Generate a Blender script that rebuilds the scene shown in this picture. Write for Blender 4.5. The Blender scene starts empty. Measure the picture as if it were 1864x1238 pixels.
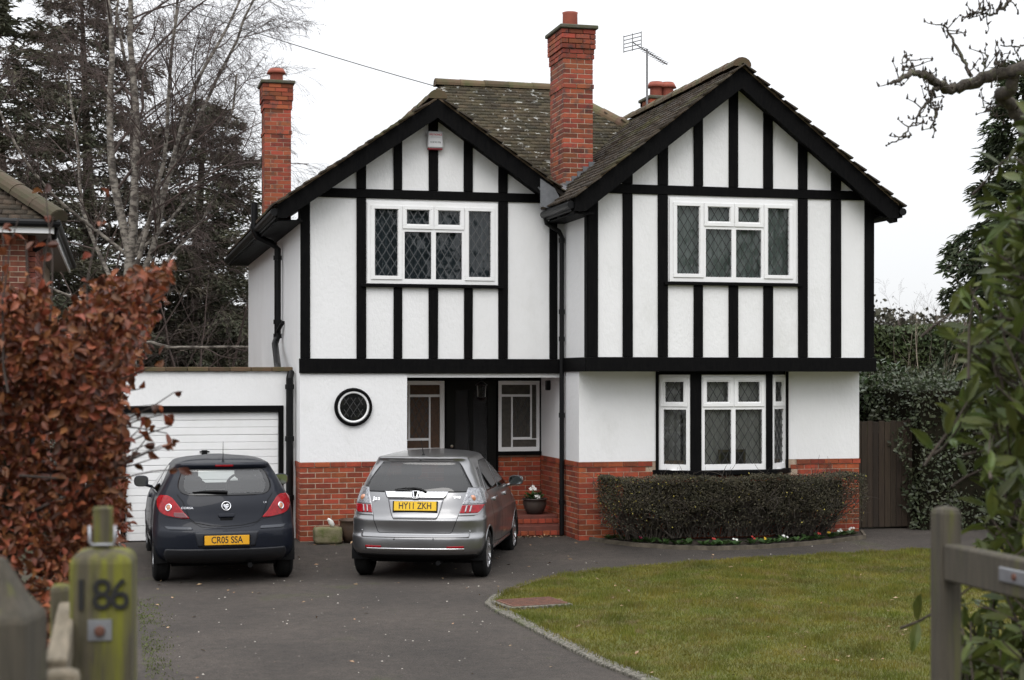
import bpy, bmesh, math, random
import numpy as np
from mathutils import Vector, Matrix
random.seed(11)
rng = np.random.default_rng(11)
sc = bpy.context.scene
COL = sc.collection
rad = math.radians

# ---------------------------------------------------------------- camera
cam_d = bpy.data.cameras.new("camera")
cam = bpy.data.objects.new("camera", cam_d)
COL.objects.link(cam)
cam.location = (0, 0, 2.36)
cam.rotation_euler = (rad(90), 0, rad(-14.12))
cam_d.sensor_width = 36
cam_d.lens = 55.74
cam_d.shift_y = 0.0349
cam_d.clip_start = 0.1
cam_d.clip_end = 1500
cam_d.dof.use_dof = True
cam_d.dof.focus_distance = 21.5
cam_d.dof.aperture_fstop = 4.2
sc.camera = cam

# ---------------------------------------------------------------- overcast sky
w = bpy.data.worlds.new("World")
sc.world = w
w.use_nodes = True
nt = w.node_tree
nt.nodes.clear()
wo = nt.nodes.new('ShaderNodeOutputWorld')
bg = nt.nodes.new('ShaderNodeBackground')
sky = nt.nodes.new('ShaderNodeTexSky')
sky.sky_type = 'NISHITA'
sky.sun_disc = False
sky.sun_elevation = rad(48)
sky.sun_rotation = rad(200)
mx = nt.nodes.new('ShaderNodeMix')
mx.data_type = 'RGBA'
mx.inputs[0].default_value = 0.93                      # thick cloud over the blue
mx.inputs[7].default_value = (9.72, 9.82, 10.05, 1)
nt.links.new(sky.outputs[0], mx.inputs[6])
# a cloud layer is about three times brighter overhead than at the horizon (CIE overcast sky)
tc = nt.nodes.new('ShaderNodeTexCoord'); sx = nt.nodes.new('ShaderNodeSeparateXYZ'); nt.links.new(tc.outputs['Generated'], sx.inputs[0])
ov = nt.nodes.new('ShaderNodeMapRange'); ov.inputs[1].default_value = 0; ov.inputs[2].default_value = 1; ov.inputs[3].default_value = .46; ov.inputs[4].default_value = 1.32
nt.links.new(sx.outputs[2], ov.inputs[0])
ml = nt.nodes.new('ShaderNodeVectorMath'); ml.operation = 'SCALE'; nt.links.new(mx.outputs[2], ml.inputs[0]); nt.links.new(ov.outputs[0], ml.inputs['Scale'])
nt.links.new(ml.outputs[0], bg.inputs[0])
bg.inputs[1].default_value = 0.10
nt.links.new(bg.outputs[0], wo.inputs[0])

# ---------------------------------------------------------------- soft sun through cloud
sun_d = bpy.data.lights.new("sun", 'SUN')
sun_d.energy = 0.6
sun_d.angle = rad(35)
sun_d.color = (1.0, 0.97, 0.93)
sun = bpy.data.objects.new("sun", sun_d)
COL.objects.link(sun)
sun.rotation_euler = (rad(42), 0, rad(-20))

sc.view_settings.view_transform = 'Standard'
sc.view_settings.look = 'None'
sc.view_settings.gamma = 1
sc.view_settings.use_curve_mapping = False
sc.view_settings.exposure = 0.98

# ---------------------------------------------------------------- helpers
WL = {}
def wl(p):
    return WL.get(p.name, Vector((0, 0, 0))) if p else Vector((0, 0, 0))
def tag(o, label=None, cat=None, group=None, kind=None):
    if label: o['label'] = label
    if cat: o['category'] = cat
    if group: o['group'] = group
    if kind: o['kind'] = kind
    return o
def thing(name, label, cat, loc, rz=0, group=None, local=False):
    o = bpy.data.objects.new(name, None)
    COL.objects.link(o)
    o.empty_display_size = 0.2
    o.location = loc
    o.rotation_euler = (0, 0, rz)
    WL[o.name] = Vector((0, 0, 0)) if local else Vector(loc)
    return tag(o, label, cat, group)
def put(name, me, parent=None, at=None):
    o = bpy.data.objects.new(name, me)
    COL.objects.link(o)
    if at is not None:
        o.location = Vector(at) - wl(parent)
        WL[o.name] = Vector(at)
    if parent: o.parent = parent
    return o
def obj(name, V, F, mat, parent=None, smooth=False, mats=None, mi=None, recentre=True):
    V = np.asarray(V, dtype=np.float64).reshape(-1, 3)
    c = (V.min(0) + V.max(0)) / 2 if recentre and len(V) else np.zeros(3)
    me = bpy.data.meshes.new(name)
    me.from_pydata((V - c).tolist(), [], F if isinstance(F, list) else F.tolist())
    for m in (mats or [mat]): me.materials.append(m)
    if mi is not None: me.polygons.foreach_set('material_index', mi)
    if smooth: me.polygons.foreach_set('use_smooth', [True] * len(me.polygons))
    me.update()
    return put(name, me, parent, c)
def bigmesh(name, V, F, mat, parent=None, smooth=False):
    """fast path for numpy arrays: all faces have the same number of corners"""
    V = np.asarray(V, dtype=np.float32).reshape(-1, 3)
    F = np.asarray(F, dtype=np.int32)
    c = (V.min(0) + V.max(0)) / 2
    V = V - c
    k = F.shape[1]
    me = bpy.data.meshes.new(name)
    me.vertices.add(len(V)); me.vertices.foreach_set('co', V.ravel())
    me.loops.add(F.size); me.loops.foreach_set('vertex_index', F.ravel())
    me.polygons.add(len(F)); me.polygons.foreach_set('loop_start', np.arange(0, F.size, k, dtype=np.int32))
    if smooth: me.polygons.foreach_set('use_smooth', np.ones(len(F), dtype=bool))
    me.update(calc_edges=True)
    me.materials.append(mat)
    return put(name, me, parent, c)
BOXF = [(0, 3, 2, 1), (4, 5, 6, 7), (0, 1, 5, 4), (1, 2, 6, 5), (2, 3, 7, 6), (3, 0, 4, 7)]
def boxv(x0, x1, y0, y1, z0, z1):
    return [(x0, y0, z0), (x1, y0, z0), (x1, y1, z0), (x0, y1, z0), (x0, y0, z1), (x1, y0, z1), (x1, y1, z1), (x0, y1, z1)]
def bevel(me, w, seg=1):
    bm = bmesh.new(); bm.from_mesh(me)
    bmesh.ops.bevel(bm, geom=bm.edges[:], offset=w, segments=seg, affect='EDGES', profile=0.6)
    bm.to_mesh(me); bm.free()
def box(name, x0, x1, y0, y1, z0, z1, mat, parent=None, bev=0):
    o = obj(name, boxv(x0, x1, y0, y1, z0, z1), BOXF, mat, parent)
    if bev: bevel(o.data, bev)
    return o
class MB:
    """collects pieces of ONE part"""
    def __init__(s): s.V = []; s.F = []
    def add(s, V, F):
        n = len(s.V); s.V += [tuple(v) for v in V]; s.F += [tuple(i + n for i in f) for f in F]; return s
    def box(s, *a): return s.add(boxv(*a), BOXF)
    def bar(s, p, q, wx, wy, up=(0, 0, 1)):
        p, q = Vector(p), Vector(q); d = (q - p).normalized(); u = Vector(up)
        a = d.cross(u).normalized() * (wx / 2); b = a.cross(d).normalized() * (wy / 2)
        V = [p - a - b, p + a - b, p + a + b, p - a + b, q - a - b, q + a - b, q + a + b, q - a + b]
        return s.add(V, BOXF)
    def tube(s, pts, r, k=8, cap=True):
        pts = [Vector(p) for p in pts]; n = len(pts)
        rr = r if isinstance(r, (list, tuple)) else [r] * n
        V = []; F = []; prev = None
        for i, p in enumerate(pts):
            d = (pts[min(i + 1, n - 1)] - pts[max(i - 1, 0)]).normalized()
            a = prev if prev is not None else (Vector((0, 0, 1)) if abs(d.z) < .9 else Vector((1, 0, 0)))
            a = (a - d * a.dot(d)).normalized(); prev = a; b = d.cross(a)
            for j in range(k):
                t = 2 * math.pi * j / k
                V.append(p + (a * math.cos(t) + b * math.sin(t)) * rr[i])
        for i in range(n - 1):
            for j in range(k):
                F.append((i * k + j, i * k + (j + 1) % k, (i + 1) * k + (j + 1) % k, (i + 1) * k + j))
        if cap:
            F.append(tuple(range(k - 1, -1, -1))); F.append(tuple((n - 1) * k + j for j in range(k)))
        return s.add(V, F)
    def lathe(s, prof, c=(0, 0, 0), k=24, axis='z'):
        V = []; F = []
        for (r, h) in prof:
            for j in range(k):
                t = 2 * math.pi * j / k; a, b = r * math.cos(t), r * math.sin(t)
                p = {'z': (a, b, h), 'y': (a, h, b), 'x': (h, a, b)}[axis]
                V.append((p[0] + c[0], p[1] + c[1], p[2] + c[2]))
        for i in range(len(prof) - 1):
            for j in range(k):
                F.append((i * k + j, i * k + (j + 1) % k, (i + 1) * k + (j + 1) % k, (i + 1) * k + j))
        return s.add(V, F)
    def build(s, name, mat, parent=None, smooth=False, bev=0):
        o = obj(name, s.V, s.F, mat, parent, smooth)
        if bev: bevel(o.data, bev)
        return o
def pchip(xs, ys, x):
    xs = np.asarray(xs, float); ys = np.asarray(ys, float); x = np.asarray(x, float)
    h = np.diff(xs); d = np.diff(ys) / h; m = np.zeros_like(ys)
    for i in range(1, len(xs) - 1):
        if d[i - 1] * d[i] > 0:
            a, b = 2 * h[i] + h[i - 1], h[i] + 2 * h[i - 1]
            m[i] = (a + b) / (a / d[i - 1] + b / d[i])
    m[0], m[-1] = d[0], d[-1]
    i = np.clip(np.searchsorted(xs, x) - 1, 0, len(xs) - 2)
    t = np.clip((x - xs[i]) / h[i], 0, 1)
    return ((1 + 2 * t) * (1 - t) ** 2 * ys[i] + t * (1 - t) ** 2 * h[i] * m[i] + t * t * (3 - 2 * t) * ys[i + 1] + t * t * (t - 1) * h[i] * m[i + 1])
def text(name, s, size, mat, parent, mtx, sx=1.0, depth=0.001, bold=0):
    cu = bpy.data.curves.new(name, 'FONT')
    cu.body = s; cu.size = size; cu.align_x = 'CENTER'; cu.align_y = 'CENTER'; cu.extrude = depth; cu.offset = bold
    t = bpy.data.objects.new('tmp', cu); COL.objects.link(t)
    dg = bpy.context.evaluated_depsgraph_get()
    me = bpy.data.meshes.new_from_object(t.evaluated_get(dg))
    bpy.data.objects.remove(t)
    me.transform(mtx @ Matrix.Diagonal((sx, 1, 1, 1)))
    n = len(me.vertices); co = np.empty(n * 3); me.vertices.foreach_get('co', co)
    V = co.reshape(-1, 3); F = [tuple(p.vertices) for p in me.polygons]
    return obj(name, V, F, mat, parent)
FRONT = Matrix.Rotation(rad(90), 4, 'X')          # text standing up, read from -Y

# ---------------------------------------------------------------- materials
MATS = {}
def M(name, col, rough=.6, col2=None, scale=6, fac=(.35, .65), bump=0, bscale=60, metal=0, spec=.5, rnd=0, coat=0,
      col3=None, scale3=1.5, fac3=(.55, .7), stretch=None, trans=0, sheen=0):
    if name in MATS: return MATS[name]
    m = bpy.data.materials.new(name); m.use_nodes = True
    n = m.node_tree.nodes; L = m.node_tree.links; b = n['Principled BSDF']
    b.inputs['Roughness'].default_value = rough; b.inputs['Metallic'].default_value = metal
    b.inputs['Specular IOR Level'].default_value = spec
    b.inputs['Coat Weight'].default_value = coat; b.inputs['Coat Roughness'].default_value = .03
    geo = n.new('ShaderNodeNewGeometry'); src = geo.outputs['Position']
    if stretch:
        mp = n.new('ShaderNodeMapping'); mp.inputs['Scale'].default_value = stretch
        L.new(src, mp.inputs['Vector']); src = mp.outputs[0]
    def noise(sc_, det=5):
        t = n.new('ShaderNodeTexNoise'); t.inputs['Scale'].default_value = sc_; t.inputs['Detail'].default_value = det
        t.inputs['Roughness'].default_value = .62
        L.new(src, t.inputs['Vector']); return t.outputs[0]
    def ramp(o, lo, hi):
        r = n.new('ShaderNodeMapRange'); r.inputs[1].default_value = lo; r.inputs[2].default_value = hi; L.new(o, r.inputs[0]); return r.outputs[0]
    def mix(f, a, c, typ='MIX'):
        x = n.new('ShaderNodeMix'); x.data_type = 'RGBA'; x.blend_type = typ
        if hasattr(f, 'is_linked'): L.new(f, x.inputs[0])
        else: x.inputs[0].default_value = f
        for i, v in ((6, a), (7, c)):
            if hasattr(v, 'is_linked'): L.new(v, x.inputs[i])
            else: x.inputs[i].default_value = (*v, 1)
        return x.outputs[2]
    cur = col
    if col2: cur = mix(ramp(noise(scale), *fac), col, col2)
    if col3: cur = mix(ramp(noise(scale3), *fac3), cur, col3)
    if rnd:
        oi = n.new('ShaderNodeObjectInfo'); ad = n.new('ShaderNodeMath'); ad.operation = 'ADD'
        L.new(oi.outputs['Random'], ad.inputs[0]); L.new(geo.outputs['Random Per Island'], ad.inputs[1])
        fr = n.new('ShaderNodeMath'); fr.operation = 'FRACT'; L.new(ad.outputs[0], fr.inputs[0])
        mr = n.new('ShaderNodeMapRange'); mr.inputs[3].default_value = 1 - rnd; mr.inputs[4].default_value = 1 + rnd; L.new(fr.outputs[0], mr.inputs[0])
        hs = n.new('ShaderNodeHueSaturation'); L.new(mr.outputs[0], hs.inputs['Value'])
        if hasattr(cur, 'is_linked'): L.new(cur, hs.inputs['Color'])
        else: hs.inputs['Color'].default_value = (*cur, 1)
        f2 = n.new('ShaderNodeMath'); f2.operation = 'MULTIPLY_ADD'; f2.inputs[1].default_value = 7.31; f2.inputs[2].default_value = .13
        L.new(fr.outputs[0], f2.inputs[0]); f3 = n.new('ShaderNodeMath'); f3.operation = 'FRACT'; L.new(f2.outputs[0], f3.inputs[0])
        mr2 = n.new('ShaderNodeMapRange'); mr2.inputs[3].default_value = .5 - rnd * .022; mr2.inputs[4].default_value = .5 + rnd * .022
        L.new(f3.outputs[0], mr2.inputs[0]); L.new(mr2.outputs[0], hs.inputs['Hue'])
        cur = hs.outputs[0]
    if hasattr(cur, 'is_linked'): L.new(cur, b.inputs['Base Color'])
    else: b.inputs['Base Color'].default_value = (*cur, 1)
    if bump:
        bp = n.new('ShaderNodeBump'); bp.inputs['Strength'].default_value = min(1, bump); bp.inputs['Distance'].default_value = .01 * max(1, bump)
        L.new(noise(bscale, 4), bp.inputs['Height']); L.new(bp.outputs[0], b.inputs['Normal'])
    if trans:
        # leaves: let some light through
        b.inputs['Transmission Weight'].default_value = 0
        tr = n.new('ShaderNodeBsdfTranslucent'); ms = n.new('ShaderNodeMixShader'); ms.inputs[0].default_value = trans
        if hasattr(cur, 'is_linked'): L.new(cur, tr.inputs[0])
        else: tr.inputs[0].default_value = (*cur, 1)
        out = n['Material Output']; L.new(b.outputs[0], ms.inputs[1]); L.new(tr.outputs[0], ms.inputs[2]); L.new(ms.outputs[0], out.inputs[0])
    MATS[name] = m
    return m
def glass_mat(name, tint, ior=1.5, rough=.0, bump=0, bscale=3):
    m = bpy.data.materials.new(name); m.use_nodes = True
    n = m.node_tree.nodes; L = m.node_tree.links; n.remove(n['Principled BSDF'])
    tr = n.new('ShaderNodeBsdfTransparent'); tr.inputs[0].default_value = (*tint, 1)
    gl = n.new('ShaderNodeBsdfGlossy'); gl.inputs['Roughness'].default_value = rough
    fr = n.new('ShaderNodeFresnel'); fr.inputs[0].default_value = ior
    ms = n.new('ShaderNodeMixShader')
    L.new(fr.outputs[0], ms.inputs[0]); L.new(tr.outputs[0], ms.inputs[1]); L.new(gl.outputs[0], ms.inputs[2])
    if bump:
        t = n.new('ShaderNodeTexNoise'); t.inputs['Scale'].default_value = bscale
        g = n.new('ShaderNodeNewGeometry'); L.new(g.outputs['Position'], t.inputs['Vector'])
        bp = n.new('ShaderNodeBump'); bp.inputs['Strength'].default_value = bump; bp.inputs['Distance'].default_value = .05
        L.new(t.outputs[0], bp.inputs['Height']); L.new(bp.outputs[0], gl.inputs['Normal'])
    L.new(ms.outputs[0], n['Material Output'].inputs[0])
    return m

def speckle(m, scale, lo, hi, det=2):
    n = m.node_tree.nodes; L = m.node_tree.links; b = n['Principled BSDF']; src = b.inputs['Base Color'].links[0].from_socket
    t = n.new('ShaderNodeTexNoise'); t.inputs['Scale'].default_value = scale; t.inputs['Detail'].default_value = det
    g = n.new('ShaderNodeNewGeometry'); L.new(g.outputs['Position'], t.inputs['Vector'])
    r = n.new('ShaderNodeMapRange'); r.inputs[1].default_value = .3; r.inputs[2].default_value = .7; r.inputs[3].default_value = lo; r.inputs[4].default_value = hi; L.new(t.outputs[0], r.inputs[0])
    h = n.new('ShaderNodeHueSaturation'); L.new(src, h.inputs['Color']); L.new(r.outputs[0], h.inputs['Value']); L.new(h.outputs[0], b.inputs['Base Color'])
WHITE = M('white_render', (.80, .80, .80), .9, (.755, .755, .75), 1.6, (.35, .75), bump=.7, bscale=22, col3=(.60, .60, .575), scale3=1.1, fac3=(.60, .92), stretch=(1, 1, .62))
BLACK = M('black_timber', (.0022, .0022, .0026), .6, (.005, .0047, .0047), 9, bump=.5, bscale=30, stretch=(4, 4, .6), spec=.07)
BLACKP = M('black_plastic', (.005, .005, .0055), .4, spec=.22)
UPVC = M('white_upvc', (.84, .84, .84), .35, (.80, .80, .79), 4, spec=.5)
BRICK = M('red_brick', (.30, .060, .022), .88, (.20, .042, .018), 11, bump=.6, bscale=90, rnd=.36, col3=(.13, .055, .038), scale3=2.6, fac3=(.58, .78))
BRICKD = M('chimney_brick', (.25, .056, .024), .85, (.085, .042, .034), 6, (.50, .66), bump=.5, bscale=90, rnd=.5)
BRICKN = M('brown_brick', (.24, .075, .045), .88, (.15, .05, .035), 9, bump=.5, bscale=90, rnd=.35)
MORTAR = M('mortar', (.46, .36, .27), .95, (.30, .22, .16), 12, bump=.4, bscale=120)
TILE = M('roof_tile', (.066, .046, .030), .9, (.036, .029, .020), 7, bump=.5, bscale=70, rnd=.35, col3=(.085, .080, .030), scale3=1.1, fac3=(.52, .72))
TILEW = M('lichen_tile', (.066, .049, .027), .9, (.040, .034, .017), 3, bump=.5, bscale=70, rnd=.4, col3=(.44, .44, .41), scale3=6.5, fac3=(.605, .66))
RIDGE = M('ridge_tile', (.115, .068, .040), .9, (.065, .062, .024), 4, bump=.5, bscale=40, rnd=.3)
VERGE = M('verge_mortar', (.15, .10, .06), .95, (.08, .06, .035), 12, bump=.8, bscale=50)
LEAD = M('lead_sheet', (.16, .165, .175), .55, (.11, .115, .12), 8, metal=.3, bump=.3, bscale=15)
POT = M('chimney_pot', (.33, .085, .05), .75, (.24, .06, .04), 7, bump=.2)
CAPST = M('cap_slab', (.10, .09, .075), .95, (.07, .075, .035), 9, bump=.7, bscale=40)
LEADING = M('lead_came', (.13, .135, .14), .5, metal=.3)
LEADD = M('dark_came', (.035, .035, .035), .5)
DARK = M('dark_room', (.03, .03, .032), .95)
CURT = M('green_net', (.62, .71, .67), .9, (.42, .51, .48), 14, stretch=(8, 1, .4), trans=.35)
NETC = M('white_net', (.84, .84, .81), .9, (.62, .62, .59), 14, stretch=(8, 1, .4), trans=.35)
CURTD = M('reflection_curtain', (.11, .14, .165), .9, (.055, .072, .088), 10, stretch=(8, 1, .4))  # blue-grey tone puts the pane's reflection into the curtain colour
GLASS = glass_mat('window_glass', (.86, .88, .87), 1.6, 0, .22, 3.5)

# ================================================================ GROUND
def gz(y):
    """the drive dips a little in front of the house and climbs towards the gate"""
    y = np.asarray(y, float)
    return np.interp(y, [-60, 3.5, 5, 7, 9, 11, 13, 20.6, 21.6, 60], [.62, .62, .52, .28, .05, -.08, -.12, -.11, 0, 0])
def sheet(name, poly, mat, dz, kind='structure', step=.25, parent=None):
    """polygon laid over the ground profile (cut into strips along Y so it follows it)"""
    bm = bmesh.new()
    bm.faces.new([bm.verts.new((x, y, 0)) for x, y in poly])
    ys = [y for _, y in poly]; y = math.ceil(min(ys) / step) * step
    while y < max(ys):
        bmesh.ops.bisect_plane(bm, geom=bm.verts[:] + bm.edges[:] + bm.faces[:], plane_co=(0, y, 0), plane_no=(0, 1, 0)); y += step
    bmesh.ops.triangulate(bm, faces=bm.faces[:])
    for v in bm.verts: v.co.z = float(gz(v.co.y)) + dz
    bmesh.ops.recalc_face_normals(bm, faces=bm.faces[:])
    V = [tuple(v.co) for v in bm.verts]; bm.verts.index_update(); F = [tuple(v.index for v in f.verts) for f in bm.faces]; bm.free()
    o = obj(name, V, F, mat, parent, True)
    for p in o.data.polygons:
        if p.normal.z < 0: p.flip()
    if kind: o['kind'] = kind
    return o
EARTH = M('earth', (.055, .043, .030), .95, (.035, .040, .018), 1.2, bump=.8, bscale=20)
ASPH = M('asphalt', (.058, .047, .0385), .92, (.036, .0295, .0245), .8, (.28, .72), bump=1.0, bscale=150, col3=(.042, .044, .018), scale3=1.1, fac3=(.60, .74))
LAWN = M('lawn_soil', (.075, .09, .010), .95, (.10, .092, .018), 2.5, bump=.6, bscale=60)
KERB = M('pebble_concrete', (.19, .175, .145), .95, (.055, .052, .038), 34, (.44, .56), bump=1.0, bscale=60, col3=(.07, .085, .02), scale3=2.2, fac3=(.55, .7))
speckle(ASPH, 70, .55, 1.5)
speckle(ASPH, 9, .80, 1.2, 5)
speckle(ASPH, .55, .72, 1.25, 6)
yy = [-300, -60, -20, 0, 3.5, 5, 7, 9, 11, 13, 17, 20.6, 21.6, 26, 40, 80, 200, 700]
xx = [-500, -120, -40, -15, 0, 8, 16, 40, 120, 500]
V = [(x, y, float(gz(y)) - .012 + (0 if y < 60 else (y - 60) * .004)) for y in yy for x in xx]
n = len(xx)
F = [(j * n + i, j * n + i + 1, (j + 1) * n + i + 1, (j + 1) * n + i) for j in range(len(yy) - 1) for i in range(n - 1)]
g = obj('ground', V, F, EARTH, None, True); g['kind'] = 'structure'
# lawn edge, walked from the far right round the rounded tip and down towards the gate
LE = [(13.2, 20.3), (11.25, 20.15), (9.41, 19.95), (8.3, 19.78), (7.26, 19.52), (6.4, 19.25), (5.58, 18.85), (5.05, 18.4), (4.6, 17.85), (4.25, 17.25), (4.03, 16.75), (3.97, 16.3),
      (4.02, 15.9), (4.05, 15.3), (4.08, 14.4), (4.16, 13.0), (4.25, 12.1), (4.2, 10.5), (3.7, 8.5), (3.0, 6.6), (2.75, 5.0), (2.7, 3.4)]
sheet('driveway', [(-.6, -1.0), (2.7, -1.0)] + LE[::-1] + [(13.2, 21.9), (6.4, 23.9), (2.5, 23.3), (-.6, 23.3)], ASPH, 0)
sheet('road', [(-80, -9), (80, -9), (80, -1), (-80, -1)], ASPH, .004)
lawn_poly = LE + [(13.2, 3.4)]
sheet('lawn', lawn_poly, LAWN, .03)
# kerb: pebbled edging stones set end to end along the curve
def resample(pts, step):
    P = np.array(pts, float); d = np.r_[0, np.cumsum(np.hypot(*np.diff(P, axis=0).T))]
    t = np.arange(0, d[-1], step)
    return np.c_[np.interp(t, d, P[:, 0]), np.interp(t, d, P[:, 1])]
kerb = thing('lawn_kerb', 'pebbled concrete edging stones curving along the lawn and drive', 'kerb', (4.0, 16.0, 0))
kp = resample(LE[9:19], .62)
for a, b in zip(kp[:-1], kp[1:]):
    d = (b - a) / np.linalg.norm(b - a); nn = np.array([d[1], -d[0]])
    if nn[0] > 0: nn = -nn
    a2, b2 = a + d * .006, b - d * .006
    q = [a2 - nn * .02, b2 - nn * .02, b2 + nn * .13, a2 + nn * .13]
    h = random.uniform(.026, .034)
    V = [(p[0], p[1], float(gz(p[1])) - .05) for p in q] + [(p[0], p[1], float(gz(p[1])) + h) for p in q]
    o = obj('kerb_stone', V, BOXF, KERB, kerb); bevel(o.data, .008)
# thin earth-filled edge along the far side of the lawn
EDGE = M('edge_board', (.12, .10, .075), .95, (.06, .05, .035), 9)
eb = MB(); kp2 = resample(LE[1:10], .5)
for a, b in zip(kp2[:-1], kp2[1:]): eb.bar((a[0], a[1], float(gz(a[1])) + .012), (b[0], b[1], float(gz(b[1])) + .012), .035, .06)
tag(eb.build('lawn_edging', EDGE), 'thin weathered board edging between far lawn and drive', 'edging')
# manhole cover at the tip of the lawn
RUST = M('rusty_cover', (.17, .075, .05), .85, (.10, .055, .04), 16, bump=.6, bscale=60)
mh = thing('inspection_cover', 'rusty red rectangular inspection cover with ribbed top beside lawn tip', 'drain cover', (4.33, 16.35, -.1), rad(8))
WL[mh.name] = Vector((0, 0, 0))
o = box('cover_frame', -.36, .36, -.27, .27, .0, .045, KERB, mh, .006)
o = box('cover_plate', -.32, .32, -.23, .23, .02, .056, RUST, mh, .004)
for i in range(9): box('cover_rib', -.30, .30, -.205 + i * .05, -.185 + i * .05, .055, .062, RUST, mh)
# grass blades
def in_poly(P, poly):
    x, y = P[:, 0], P[:, 1]; r = np.zeros(len(P), bool); m = len(poly)
    for i in range(m):
        x1, y1 = poly[i]; x2, y2 = poly[(i + 1) % m]
        c = ((y1 > y) != (y2 > y)) & (x < (x2 - x1) * (y - y1) / (y2 - y1 + 1e-12) + x1); r ^= c
    return r
GRASS = M('grass', (.105, .122, .009), .7, (.155, .132, .016), 1.6, (.38, .62), rnd=.30, trans=.3, col3=(.20, .15, .07), scale3=5, fac3=(.56, .70))
speckle(GRASS, 1.3, .62, 1.35, 5)
P = np.c_[rng.uniform(3.9, 12.6, 420000), rng.uniform(9.5, 20.3, 420000)]
P = P[in_poly(P, lawn_poly)]; P = P[rng.random(len(P)) < np.interp(P[:, 1], [9, 13, 20], [.55, .75, .9])]
E_ = resample(LE[1:17], .004); E_ = E_ + rng.normal(0, .035, E_.shape); P = np.concatenate([P, E_])
N = len(P); a = rng.uniform(0, 2 * np.pi, N); tuft = np.clip(np.sin(P[:, 0] * 5.3 + 2 * np.sin(P[:, 1] * 2.1)) * np.sin(P[:, 1] * 4.7 + 1.5 * np.sin(P[:, 0] * 3.3)), 0, 1); hgt = rng.uniform(.016, .045, N) * (1 + .9 * tuft); lean = rng.normal(0, .018, (N, 2)); wd = rng.uniform(.0025, .005, N)
base = np.c_[P, gz(P[:, 1]) + .028]; dx = np.c_[np.cos(a) * wd, np.sin(a) * wd, np.zeros(N)]
tip = base + np.c_[lean, hgt]
V = np.stack([base - dx, base + dx, tip], 1).reshape(-1, 3)
o = bigmesh('grass', V, np.arange(N * 3).reshape(-1, 3), GRASS); tag(o, 'short damp winter lawn grass with worn pale patches', 'grass', kind='stuff')
# moss creeping over the left edge of the drive, grit on the tarmac
nm = 1500; cy = rng.uniform(10.5, 18.2, 40); MP = np.c_[.25 + np.abs(rng.normal(0, .13, nm)), cy[rng.integers(0, 40, nm)] + rng.normal(0, .16, nm)]
mb_ = np.c_[MP, gz(MP[:, 1]) + .002]; ma = rng.uniform(0, 6.28, nm); mw = np.c_[np.cos(ma) * .006, np.sin(ma) * .006, np.zeros(nm)]
V = np.stack([mb_ - mw, mb_ + mw, mb_ + np.c_[rng.normal(0, .008, (nm, 2)), rng.uniform(.006, .022, nm)]], 1).reshape(-1, 3)
tag(bigmesh('moss', V, np.arange(nm * 3).reshape(-1, 3), M('moss', (.075, .095, .018), .9, rnd=.4)), 'green moss creeping over the drive edge by the hedge', 'moss', kind='stuff')
gm = MB()
for i in range(420):
    x_, y_ = random.uniform(.4, 10.5), random.uniform(11.6, 21.5)
    if not in_poly(np.array([[x_, y_]]), lawn_poly)[0]:
        r_ = random.uniform(.004, .013); z_ = float(gz(y_)); q_ = random.uniform(0, 3)
        gm.add([(x_ + r_ * math.cos(q_ + k_ * 1.571), y_ + r_ * math.sin(q_ + k_ * 1.571), z_ + .001) for k_ in range(4)] + [(x_, y_, z_ + r_ * .8)], [(0, 1, 4), (1, 2, 4), (2, 3, 4), (3, 0, 4)])
tag(gm.build('grit', M('grit_stone', (.36, .33, .29), .9, rnd=.6)), 'pale grit and tiny stones scattered on the tarmac', 'gravel', kind='stuff')
# litter: dead leaves on lawn and drive
LITTER = M('dead_leaf', (.20, .095, .04), .8, (.32, .24, .15), 30, rnd=.5)
def leaf_tmpl(n=1): return np.array([(0, 0, 0), (.5, .28, .09), (1, 0, .04), (.5, -.28, .09)], float), np.array([(0, 1, 2), (0, 2, 3)])
def rnd_unit(n):
    v = rng.normal(size=(n, 3)); return v / np.linalg.norm(v, axis=1, keepdims=True)
def leaves(name, C, D, N_, S, mat, parent=None, width=1.0, tmpl=None):
    """C centres, D pointing direction, N_ approx normal, S sizes -> one mesh of folded leaf blades"""
    T, TF = tmpl if tmpl else leaf_tmpl()
    D = D / (np.linalg.norm(D, axis=1, keepdims=True) + 1e-9)
    B = np.cross(N_, D); B /= (np.linalg.norm(B, axis=1, keepdims=True) + 1e-9); U = np.cross(D, B)
    k = len(T)
    V = C[:, None, :] + S[:, None, None] * (T[None, :, 0, None] * D[:, None, :] + width * T[None, :, 1, None] * B[:, None, :] + T[None, :, 2, None] * U[:, None, :])
    F = (TF[None] + (np.arange(len(C)) * k)[:, None, None]).reshape(-1, TF.shape[1])
    return bigmesh(name, V.reshape(-1, 3), F, mat, parent)
n1 = 300
C = np.c_[rng.uniform(.3, 11.5, n1), rng.uniform(11.8, 21.8, n1)]
C[:60] = np.c_[rng.uniform(5.5, 6.4, 60), 22.47 - np.abs(rng.normal(0, .10, 60))]; C[60:80] = np.c_[rng.uniform(2.6, 3.6, 20), 22.1 + rng.normal(0, .08, 20)]
on = in_poly(C, lawn_poly); C = np.c_[C, gz(C[:, 1]) + np.where(on, .05, .006)]
D = rnd_unit(n1); D[:, 2] *= .25; Nn = rnd_unit(n1) * .4 + [0, 0, 1]
o = leaves('fallen_leaves', C, D, Nn, rng.uniform(.03, .075, n1), LITTER); tag(o, 'scattered dry brown leaves lying on lawn and tarmac', 'leaves', kind='stuff')

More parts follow.
